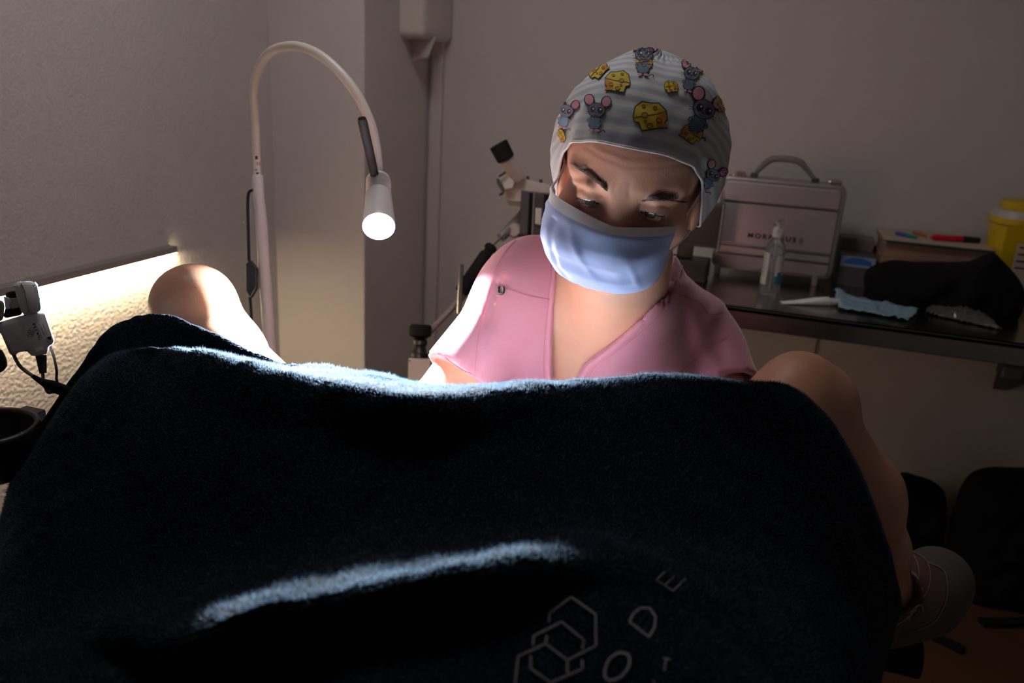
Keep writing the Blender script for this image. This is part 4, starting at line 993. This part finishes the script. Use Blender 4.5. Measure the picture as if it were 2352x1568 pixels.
md = fm.modifiers.new('s', 'SOLIDIFY'); md.thickness = .0008; md.offset = -1
fm['label'] = 'blue surgical mask with a white top band'
wd_ = []
for tt in (.022, .108):
    for i in range(112):
        s_ = -.97+1.94*i/111; p0 = mask_pt(s_, tt)+[0, .06, .0]; p1 = mask_pt(s_+.0095, tt)+[0, .06, 0]; up_ = np.array([0, 0, .055])
        a_, b_ = h2w(p0), h2w(p1); c_, e_ = h2w(p1+up_), h2w(p0+up_); wd_.append(([a_, b_, c_, e_], [(0, 1, 2, 3)]))
obj('weld_dots', *merge(wd_), 'stitch', fm)
for tt in (.128,): tube('band_edge', [h2w(mask_pt(s_, tt)+[0, .04, 0]) for s_ in np.linspace(-1, 1, 60)], .0006, 'maskw', fm, 6)
for s in (-1, 1):
    box_ = [h2w(mask_pt(s*q_, t_)+[0, .1, 0]) for q_, t_ in ((.89, 0.0), (.99, 0.0), (.99, .11), (.89, .11))]; obj('loop_weld', box_, [(0, 1, 2, 3)], 'maskw', fm)
    tube('ear_loop', catmull([h2w(mask_pt(s*.97, .02)), h2w((7.3*s, 2.2, .3)), h2w((8.0*s, -.2, 1.6)), h2w((8.2*s, -1.6, 1.0)), h2w((8.2*s, -2.4, -1.5)), h2w((7.5*s, -.8, -3.9)), h2w((6.9*s, 1.4, -4.9)), h2w(mask_pt(s*.985, .70))], 8), .0012, 'maskw', fm, 8)
st_ = thing('stool', 'round grey stool the person in pink sits on', 'stool', (-.10, 1.42, 0))
lathe('seat', (-.10, 1.42, .40), (-.10, 1.42, .475), [(0, .15), (.2, .17), (.8, .17), (1, .14)], 'vinyl', st_)
tube('post', [(-.10, 1.42, .06), (-.10, 1.42, .41)], .025, 'chrome', st_); 
for i in range(5):
    t = 2*math.pi*i/5+.3; tube('leg', [(-.10, 1.42, .075), (-.10+.24*math.cos(t), 1.42+.24*math.sin(t), .05)], [.02, .012], 'black', st_)
    tube('castor', [(-.10+.24*math.cos(t)-.01, 1.42+.24*math.sin(t), .026), (-.10+.24*math.cos(t)+.01, 1.42+.24*math.sin(t), .026)], .025, 'black', st_)

# ============================================================ THE PATIENT
HL, HR = P(1010, 1400, .88), P(1340, 1400, .88); KL, KR = P(452, 742, .99), P(1838, 925, .98)
def patient_sdf(p):
    d = caps(p, HL, HR, .095, .095)
    ch = np.array([-.02, .02, .76]); d = smin(d, caps(p, (HL+HR)/2+np.array([0, -.05, 0]), ch, .10, .11), .05)
    d = smin(d, caps(p, ch, ch+np.array([.06, -.2, -.02]), .10, .10), .05)
    # left of picture
    AL = P(640, 1180, 1.16)
    d = smin(d, caps(p, HL, KL+(HL-KL)*.10+UP*-.012, .078, .052), .03)
    d = smin(d, caps(p, KL, KL, .054, .054), .03) if False else smin(d, sph(p, P(446, 700, 1.0), .048), .02)
    d = smin(d, caps(p, P(446, 706, 1.0), P(508, 840, 1.05), .050, .055), .02)
    d = smin(d, caps(p, P(508, 825, 1.05), P(575, 1000, 1.12), .058, .042), .03); d = smin(d, caps(p, P(590, 1000, 1.12), AL, .042, .032), .02)
    # right of picture
    AR = P(2022, 1345, 1.14)
    d = smin(d, caps(p, HR, KR+(HR-KR)*.12, .088, .060), .03)
    d = smin(d, caps(p, P(1835, 900, .99), P(1868, 925, 1.0), .052, .054), .03); 
    d = smin(d, caps(p, P(1858, 950, 1.0), P(1962, 1140, 1.06), .050, .058), .02)
    d = smin(d, caps(p, P(1962, 1140, 1.06), P(2015, 1260, 1.10), .058, .040), .03); d = smin(d, caps(p, P(2015, 1260, 1.10), AR, .040, .036), .02)
    # feet
    for a_, t_ in ((AL, AL+np.array([-.06, .10, -.03])), (AR, P(2130, 1345, 1.19))): d = smin(d, caps(p, a_, t_, .034, .03), .02)
    return d
pa = thing('person', 'draped person lying back with bare bent knees raised and spread', 'person', [*((HL+HR)/2)[:2], .80])
Vp, Fp = surfnets(patient_sdf, (-.85, -.32, .55), (.62, 1.30, 1.25), .0075)
pb = npobj('body', Vp, Fp, 'skin2', pa); smo = pb.modifiers.new('s', 'SMOOTH'); smo.factor = .5; smo.iterations = 4
# shoe on the right
def shoe_sdf(p):
    d = caps(p, P(2062, 1372, 1.14), P(2150, 1335, 1.20), .046, .052); d = smin(d, caps(p, P(2030, 1440, 1.12), P(2120, 1390, 1.18), .030, .046), .03)
    return smax(d, -caps(p, P(2020, 1250, 1.10), P(2040, 1345, 1.11), .045, .043), .004)
lo_ = P(2100, 1360, 1.17)
Vq, Fq = surfnets(shoe_sdf, lo_-.16, lo_+.16, .005)
sho = npobj('shoe', Vq, Fq, 'shoe', pa); tb_sh = npbvh(Vq, Fq); sho['label'] = 'grey and mauve soft shoe'
clean(obj('shoe_tongue', *patch(tb_sh, [(2096, 1272), (2125, 1285), (2160, 1312), (2174, 1345), (2168, 1385), (2145, 1425), (2110, 1442), (2060, 1448), (2075, 1420), (2110, 1395), (2130, 1350), (2120, 1300)], .001, 10), 'shoe2', sho, True))
tr_ = [[(2096, 1272), (2108, 1300), (2108, 1340), (2096, 1368), (2060, 1392)], [(2098, 1268), (2128, 1290), (2135, 1330), (2122, 1368), (2108, 1385)], [(2130, 1292), (2165, 1310), (2174, 1345), (2168, 1385), (2145, 1425), (2105, 1446)]]
clean(obj('shoe_piping', *merge([ribbon(tb_sh, t_, 3, .0018, 8) for t_ in tr_]), 'shoetrim', sho))
clean(obj('shoe_lace', *merge([ribbon(tb_sh, t_, 2.5, .002, 6) for t_ in [[(2050, 1440), (2085, 1418), (2112, 1390), (2118, 1404)], [(2085, 1424), (2094, 1408), (2104, 1402)]]]), 'grey', sho))
# added white sheet, unseen behind the blanket, bounces lamp light onto the face
dpq = [P(760, 985, .74), P(1470, 985, .745), P(1400, 1060, .96), P(800, 1040, .96)]
def fdp(u, v): return np.array([0, 0, .012*noise.noise(Vector((u*6, v*4, 2)))+.03*math.sin(math.pi*u)])
pdr = sheet('bounce_drape', dpq, 40, 20, fdp, 'paper', .001); tag(pdr, 'white paper drape across the lap, hidden behind the navy blanket edge', 'drape')
# couch
cou = thing('examination_couch', 'grey vinyl examination couch under the draped person', 'couch', (-.1, .2, 0))
hdg = math.radians(17)
def cbox(name, lo, hi, m, bev, z0=0):
    o = box(name, lo, hi, m, cou, bev=bev, seg=3, rotz=hdg, c=(0, 0, 0)); return o
cbox('seat_cushion', (-.26, -.15, .57), (.26, .72, .645), 'vinyl', .02); cbox('back_cushion', (-.26, -.95, .57), (.26, -.17, .645), 'vinyl', .02)
cbox('frame', (-.22, -.85, .52), (.22, .66, .575), 'darkgrey', .01); cbox('pedestal', (-.14, -.4, .08), (.14, .2, .53), 'offwhite', .02); cbox('base_plate', (-.22, -.6, .0), (.22, .4, .09), 'offwhite', .02)
for s in (-1, 1): 
    tg = P(640, 1180, 1.16) if s < 0 else P(2060, 1420, 1.16)
    b0 = np.array([s*.2*math.cos(hdg)-.55*math.sin(hdg), s*.2*math.sin(hdg)+.55*math.cos(hdg), .55]); tube('footrest_arm', catmull([b0, (b0+tg)/2+np.array([0, .04, -.06]), tg+np.array([0, .03, -.08])], 8), .014, 'black', cou)
    tube('footrest_pad', [tg+np.array([-.05, .03, -.08]), tg+np.array([.05, .03, -.08])], .028, 'matteblack', cou)
ppr = box('bounce_paper', (-.245, -.1, .6452), (.245, .715, .647), 'paper', None, rotz=hdg, c=(0, 0, 0)); tag(ppr, 'white paper sheet spread on the couch beneath the draped person', 'paper')  # hidden white surface added to throw lamp light back upward

# ============================================================ THE BLANKET
# columns left to right; each a list of rows (x, y, d): hem, valley, ridge, below ridge, slope, hollow, lower fold, below it, bottom edge, beyond
CO = [
 [(-150, 1420, 0.72), (-155, 1430, 0.71), (-160, 1450, 0.7), (-165, 1480, 0.68), (-175, 1520, 0.64), (-185, 1560, 0.6), (-195, 1600, 0.57), (-205, 1640, 0.54), (-225, 1720, 0.5), (-260, 1850, 0.44)],
 [(-40, 1290, 0.78), (-45, 1300, 0.77), (-50, 1320, 0.75), (-55, 1350, 0.7198), (-60, 1400, 0.676), (-70, 1460, 0.626), (-80, 1510, 0.59), (-90, 1560, 0.5488), (-110, 1680, 0.4933), (-150, 1850, 0.4245)],
 [(6, 1200, 0.82), (6, 1212, 0.81), (6, 1230, 0.79), (4, 1270, 0.7586), (0, 1330, 0.702), (-5, 1410, 0.646), (-10, 1470, 0.605), (-15, 1520, 0.556), (-30, 1660, 0.4867), (-60, 1850, 0.4112)],
 [(40, 1085, 0.86), (42, 1095, 0.85), (46, 1110, 0.83), (50, 1150, 0.796), (60, 1250, 0.7294), (70, 1370, 0.6572), (80, 1450, 0.61), (80, 1510, 0.5577), (70, 1650, 0.4801), (50, 1850, 0.4003)],
 [(100, 962, 0.89), (104, 998, 0.888), (110, 990, 0.86), (118, 1030, 0.826), (135, 1160, 0.756), (150, 1340, 0.666), (165, 1440, 0.5955), (170, 1510, 0.5562), (170, 1650, 0.4737), (160, 1850, 0.391)],
 [(180, 850, 0.92), (184, 888, 0.918), (190, 880, 0.88), (198, 920, 0.846), (220, 1080, 0.776), (250, 1330, 0.666), (270, 1440, 0.55), (280, 1515, 0.5514), (285, 1650, 0.467), (280, 1850, 0.3829)],
 [(236, 772, 0.935), (238, 840, 0.933), (246, 832, 0.885), (255, 875, 0.8386), (280, 1050, 0.776), (330, 1330, 0.656), (350, 1455, 0.4976), (360, 1520, 0.546), (370, 1650, 0.461), (370, 1850, 0.376)],
 [(296, 734, 0.9292), (298, 822, 0.9272), (305, 814, 0.8642), (312, 825, 0.852), (345, 1030, 0.7513), (400, 1320, 0.6427), (430, 1450, 0.4522), (440, 1520, 0.5303), (450, 1650, 0.4441), (460, 1850, 0.3679)],
 [(370, 722, 0.9135), (366, 816, 0.9115), (368, 808, 0.8335), (375, 821, 0.822), (410, 1020, 0.7304), (480, 1300, 0.6262), (520, 1415, 0.418), (530, 1495, 0.5134), (540, 1640, 0.4277), (550, 1850, 0.3616)],
 [(450, 745, 0.8878), (446, 820, 0.8858), (448, 812, 0.8027), (455, 828, 0.767), (490, 1020, 0.7086), (580, 1290, 0.608), (620, 1385, 0.422), (630, 1470, 0.4959), (640, 1630, 0.4124), (650, 1850, 0.3572)],
 [(545, 788, 0.857), (540, 830, 0.855), (540, 822, 0.772), (548, 842, 0.7295), (590, 1020, 0.6879), (680, 1270, 0.5902), (720, 1368, 0.422), (730, 1455, 0.4808), (740, 1620, 0.4014), (750, 1850, 0.3543)],
 [(640, 829, 0.833), (640, 850, 0.831), (640, 842, 0.75), (648, 866, 0.7015), (690, 1020, 0.6685), (780, 1250, 0.5745), (820, 1348, 0.424), (830, 1440, 0.4691), (840, 1610, 0.3959), (850, 1850, 0.3523)],
 [(745, 850, 0.789), (745, 856, 0.769), (745, 858, 0.729), (750, 888, 0.671), (780, 1020, 0.6513), (860, 1240, 0.562), (900, 1335, 0.426), (910, 1425, 0.4602), (920, 1600, 0.3943), (930, 1850, 0.3509)],
 [(860, 869, 0.75), (860, 874, 0.73), (860, 872, 0.71), (862, 908, 0.643), (880, 1030, 0.6384), (940, 1240, 0.5532), (980, 1318, 0.43), (990, 1410, 0.4543), (1000, 1600, 0.3947), (1010, 1850, 0.3501)],
 [(980, 884, 0.74), (980, 890, 0.72), (980, 884, 0.7), (982, 922, 0.6305), (990, 1040, 0.6308), (1030, 1230, 0.5486), (1070, 1300, 0.436), (1080, 1395, 0.4519), (1090, 1590, 0.3964), (1100, 1850, 0.3496)],
 [(1100, 890, 0.74), (1100, 896, 0.72), (1100, 888, 0.7), (1102, 916, 0.647), (1110, 1040, 0.6285), (1140, 1215, 0.5488), (1170, 1288, 0.444), (1180, 1385, 0.4534), (1190, 1580, 0.3993), (1200, 1850, 0.3497)],
 [(1230, 890, 0.74), (1230, 896, 0.72), (1230, 885, 0.7), (1232, 901, 0.6672), (1240, 1040, 0.6318), (1260, 1210, 0.554), (1270, 1278, 0.467), (1280, 1375, 0.459), (1290, 1575, 0.403), (1300, 1850, 0.3507)],
 [(1370, 884, 0.75), (1370, 892, 0.73), (1370, 879, 0.71), (1372, 920, 0.6874), (1380, 1040, 0.6426), (1390, 1210, 0.5646), (1395, 1280, 0.488), (1400, 1370, 0.4695), (1400, 1575, 0.4068), (1405, 1850, 0.3528)],
 [(1500, 880, 0.772), (1500, 888, 0.757), (1500, 875, 0.737), (1502, 912, 0.7125), (1505, 1040, 0.6611), (1510, 1220, 0.5805), (1512, 1300, 0.5123), (1512, 1380, 0.4848), (1510, 1575, 0.4111), (1510, 1850, 0.3553)],
 [(1620, 876, 0.804), (1620, 884, 0.789), (1620, 871, 0.769), (1620, 910, 0.7426), (1622, 1050, 0.6856), (1622, 1230, 0.6012), (1622, 1310, 0.5515), (1620, 1390, 0.5044), (1615, 1580, 0.4181), (1610, 1850, 0.3586)],
 [(1720, 884, 0.836), (1720, 890, 0.826), (1720, 876, 0.806), (1720, 915, 0.776), (1720, 1060, 0.7144), (1720, 1240, 0.6269), (1718, 1330, 0.571), (1715, 1410, 0.5287), (1705, 1590, 0.432), (1700, 1850, 0.3653)],
 [(1800, 900, 0.869), (1800, 905, 0.854), (1798, 893, 0.839), (1796, 935, 0.81), (1794, 1080, 0.7457), (1790, 1255, 0.6576), (1785, 1350, 0.604), (1780, 1430, 0.5592), (1765, 1600, 0.4557), (1750, 1850, 0.3815)],
 [(1866, 940, 0.897), (1866, 944, 0.882), (1864, 934, 0.867), (1860, 975, 0.8385), (1855, 1110, 0.778), (1845, 1275, 0.692), (1840, 1370, 0.642), (1832, 1450, 0.5956), (1815, 1615, 0.4891), (1790, 1850, 0.4112)],
 [(1925, 1005, 0.925), (1925, 1010, 0.91), (1922, 1000, 0.89), (1916, 1045, 0.866), (1905, 1160, 0.806), (1892, 1310, 0.7276), (1885, 1400, 0.685), (1875, 1470, 0.636), (1855, 1625, 0.5296), (1830, 1850, 0.4527)],
 [(1978, 1100, 0.935), (1978, 1106, 0.92), (1974, 1098, 0.9), (1966, 1140, 0.8779), (1952, 1240, 0.829), (1936, 1360, 0.7637), (1926, 1430, 0.715), (1915, 1500, 0.6773), (1895, 1640, 0.5752), (1870, 1850, 0.5006)],
 [(2020, 1215, 0.94), (2020, 1222, 0.925), (2015, 1215, 0.91), (2006, 1250, 0.8914), (1992, 1320, 0.8514), (1976, 1410, 0.8013), (1966, 1470, 0.76), (1955, 1530, 0.7222), (1935, 1660, 0.6258), (1905, 1850, 0.5513)],
 [(2048, 1315, 0.945), (2048, 1320, 0.93), (2042, 1318, 0.92), (2034, 1345, 0.9084), (2022, 1400, 0.8772), (2008, 1460, 0.8414), (1998, 1510, 0.805), (1988, 1560, 0.7703), (1968, 1690, 0.6814), (1940, 1850, 0.6047)],
 [(2060, 1375, 0.95), (2060, 1380, 0.94), (2056, 1385, 0.93), (2050, 1405, 0.9348), (2040, 1445, 0.9103), (2026, 1490, 0.8845), (2018, 1530, 0.85), (2008, 1580, 0.82), (1990, 1710, 0.7402), (1962, 1850, 0.6612)],
 [(2058, 1400, 1), (2058, 1410, 0.99), (2054, 1420, 0.98), (2048, 1440, 0.97), (2038, 1480, 0.95), (2024, 1520, 0.93), (2014, 1560, 0.9), (2004, 1610, 0.87), (1986, 1740, 0.8), (1958, 1880, 0.72)],
]
CO = np.array(CO, float)
CW = np.array([[P(*q_) for q_ in c_]+[P(*c_[-1])-fh*.12+ZV*.02, P(*c_[-1])-fh*.4+ZV*.03] for c_ in CO])
NI, NJ = 12, 14
g1 = np.array([catmull(c_, NJ) for c_ in CW]); g2 = np.array([catmull(g1[:, j], NI) for j in range(g1.shape[1])]).transpose(1, 0, 2)
nx_, ny_ = g2.shape[:2]
for i in range(nx_):
    for j in range(ny_):
        q_ = g2[i, j]; n_ = .0055*noise.noise(Vector(q_)*9)+.0030*noise.noise(Vector(q_)*30)+.0016*noise.noise(Vector(q_)*85); g2[i, j] = q_+np.array([0, 0, n_])
# soft puckers in the cloth: polylines (pixels), width, height
PUCK = [([(80, 1230), (150, 1080), (215, 980)], 60, .012)]
gx, gy, gd = pixs(g2.astype(np.float32))
for pts_, w_, h_ in PUCK:
    q_ = catmull(pts_, 8); dd_ = np.min([np.hypot(gx-a, gy-b) for a, b in q_], axis=0); am = h_*np.exp(-(dd_/w_)**2)
    for i, j in np.argwhere(am > .0008):
        m_ = .55+.9*noise.noise(Vector((gx[i, j]/34, gy[i, j]/26, w_))); v_ = g2[i, j]-CAM; g2[i, j] -= v_/np.linalg.norm(v_)*am[i, j]*max(0, m_)
bF = []
for i in range(nx_-1):
    for j in range(ny_-1): bF.append((i*ny_+j, i*ny_+j+1, (i+1)*ny_+j+1, (i+1)*ny_+j))
bV = g2.reshape(-1, 3)
bl_ = npobj('blanket', bV, bF, 'terry')
tag(bl_, 'dark navy terry blanket draped over the raised legs of the lying person', 'blanket')
md = bl_.modifiers.new('t', 'SOLIDIFY'); md.thickness = .005; md.offset = -1 if False else 0
tb_bl = npbvh(bV, bF)
# pile of the terry cloth
def fibres(n_f, a0=0, a1=1, b0=0, b1=1):
    fi = (a0+(a1-a0)*RNG.random(n_f))*(nx_-1.001); fj = (b0+(b1-b0)*RNG.random(n_f))*(ny_-1.001)
    i0 = fi.astype(int); j0 = fj.astype(int); a = (fi-i0)[:, None]; b = (fj-j0)[:, None]
    p = (g2[i0, j0]*(1-a)+g2[i0+1, j0]*a)*(1-b)+(g2[i0, j0+1]*(1-a)+g2[i0+1, j0+1]*a)*b
    n_ = np.cross(g2[i0+1, j0]-g2[i0, j0], g2[i0, j0+1]-g2[i0, j0]); n_ /= np.linalg.norm(n_, axis=1)[:, None]+1e-9
    if (n_ @ np.array([0, -.3, 1.])).mean() < 0: n_ = -n_
    x_, y_, _ = pixs(p.astype(np.float32)); ok = (x_ > -60) & (x_ < 2150) & (y_ < 1600); p = p[ok]; n_ = n_[ok]; m_ = len(p)
    d_ = n_+RNG.normal(0, .55, (m_, 3)); d_ /= np.linalg.norm(d_, axis=1)[:, None]; L = RNG.uniform(.0018, .0042, m_)[:, None]
    s_ = np.cross(d_, RNG.normal(0, 1, (m_, 3))); s_ /= np.linalg.norm(s_, axis=1)[:, None]; w_ = .00017
    p = p+n_*.0022
    V_ = np.stack([p-s_*w_, p+s_*w_, p+d_*L+s_*w_*.5+RNG.normal(0, .0006, (m_, 3))], 1).reshape(-1, 3)
    return V_, np.arange(3*m_).reshape(-1, 3)
nr = (CW.shape[1]-1)*NJ; nc = (CW.shape[0]-1)*NI
fs = [fibres(480000)]
fV = np.concatenate([f[0] for f in fs]); fF = np.arange(len(fV)).reshape(-1, 3)
fb = npobj('pile', fV, fF, 'fibre', bl_); fb['kind'] = 'stuff'; fb.data.polygons.foreach_set('use_smooth', [False]*len(fb.data.polygons))
# embroidered logo
tl = [(1315, 1372), (1368, 1410), (1368, 1485), (1300, 1522), (1255, 1482), (1260, 1405)]
lg = []; VIEWOFF[0] = True
def ls(pts, w_=5.2, sm=1): 
    q_ = []
    pts = [np.array(p_, float) for p_ in pts]
    if sm == 1:
        for a_, b_ in zip(pts[:-1], pts[1:]):
            n_ = max(2, int(np.linalg.norm(b_-a_)/6)); q_ += [a_+(b_-a_)*k_/n_ for k_ in range(n_)]
        q_.append(pts[-1])
    else: q_ = list(catmull(pts, sm))
    return ribbon(tb_bl, q_, w_, .0066, 1, .0006)
lg += [ls([(1261, 1428), (1262, 1409), (1312, 1371), (1368, 1410), (1369, 1483), (1303, 1516), (1253, 1478)])]
lg += [ls([(1253, 1478), (1190, 1508), (1182, 1580)]), ls([(1303, 1516), (1304, 1545)])]
lg += [ls([(1224, 1482), (1226, 1460), (1290, 1428), (1341, 1470), (1338, 1490)]), ls([(1254, 1475), (1256, 1458)]), ls([(1219, 1505), (1219, 1535), (1265, 1568), (1338, 1536), (1337, 1514)])]
clean(obj('emblem', *merge(lg), 'logo', bl_))
def letter(s): return clean(obj('letter', *merge(s), 'logo', bl_))
letter([ls([(1538, 1303), (1508, 1332), (1546, 1357), (1575, 1329)], 5.5), ls([(1527, 1345), (1550, 1322)], 5.5)])
letter([ls([(1446, 1428), (1491, 1462), (1504, 1440), (1506, 1415), (1492, 1396), (1470, 1396), (1454, 1410), (1446, 1428)], 6)])
letter([ls([(1427, 1498), (1444, 1505), (1444, 1530), (1425, 1555), (1398, 1562), (1389, 1545), (1398, 1517), (1415, 1502), (1427, 1498)], 6.5, 5)])
letter([ls([(1522, 1510), (1540, 1515)], 4), ls([(1530, 1513), (1526, 1540)], 4)]); letter([ls([(1498, 1562), (1505, 1568)], 4)])

VIEWOFF[0] = False
# ============================================================ FLOOR ITEMS, RIGHT
def bag(name, pts, Y, th, label, seed):
    o = pillow(name, pts, Y, th, 'matteblack', .02, seed)
    for v in o.data.vertices: v.co.z = max(v.co.z, .001)
    return tag(o, label, 'bag')
b1 = bag('bag', [(2060, 1100), (2110, 1098), (2155, 1115), (2172, 1140), (2170, 1200), (2158, 1270), (2150, 1400), (2060, 1420), (2030, 1250)], 2.46, .10, 'smaller black bag standing on the floor behind the bare leg at right', 5)
b2 = bag('bag', [(2200, 1150), (2220, 1105), (2260, 1080), (2330, 1078), (2420, 1085), (2470, 1130), (2480, 1300), (2460, 1420), (2330, 1412), (2220, 1405), (2180, 1380), (2176, 1250)], 2.38, .11, 'large black bag standing on the floor at the right edge under the shelf', 8)
def strap(pts, w_, label):
    c_ = np.array([onZ(x, y, .004) for x, y in pts]); c_ = catmull(c_, 6) if len(c_) > 2 else c_; V_ = []; F_ = []
    T_ = np.gradient(c_, axis=0); T_ /= np.linalg.norm(T_, axis=1)[:, None]; s_ = np.cross(T_, [0, 0, 1])
    for p_, q_ in zip(c_, s_): V_ += [p_-q_*w_, p_+q_*w_, p_+q_*w_+[0, 0, .012], p_-q_*w_+[0, 0, .012]]
    for i in range(len(c_)-1):
        for k_ in range(4): F_.append((4*i+k_, 4*i+(k_+1) % 4, 4*i+4+(k_+1) % 4, 4*i+4+k_))
    F_ += [(3, 2, 1, 0), tuple(4*(len(c_)-1)+k_ for k_ in range(4))]
    return tag(obj('bag_strap', V_, F_, 'rubber'), label, 'strap')
strap([(2252, 1432), (2300, 1433), (2360, 1431), (2420, 1430)], .014, 'black flat strap lying on the floor in front of the large bag')
strap([(2140, 1463), (2175, 1478), (2212, 1498)], .012, 'short black strap lying slantwise on the floor beside the shoe')

# single-mesh things: origin at their base
for o in list(bpy.data.objects):
    if o.type == 'MESH' and o.parent is None and not o.children and len(o.data.vertices):
        n_ = len(o.data.vertices); c_ = np.empty(n_*3, np.float32); o.data.vertices.foreach_get('co', c_); c_ = c_.reshape(-1, 3)
        b_ = Vector(((c_[:, 0].min()+c_[:, 0].max())/2, (c_[:, 1].min()+c_[:, 1].max())/2, c_[:, 2].min()))
        o.data.transform(Matrix.Translation(-b_)); o.location = o.location+b_
for o in bpy.data.objects:
    if 'base' in o: del o['base']
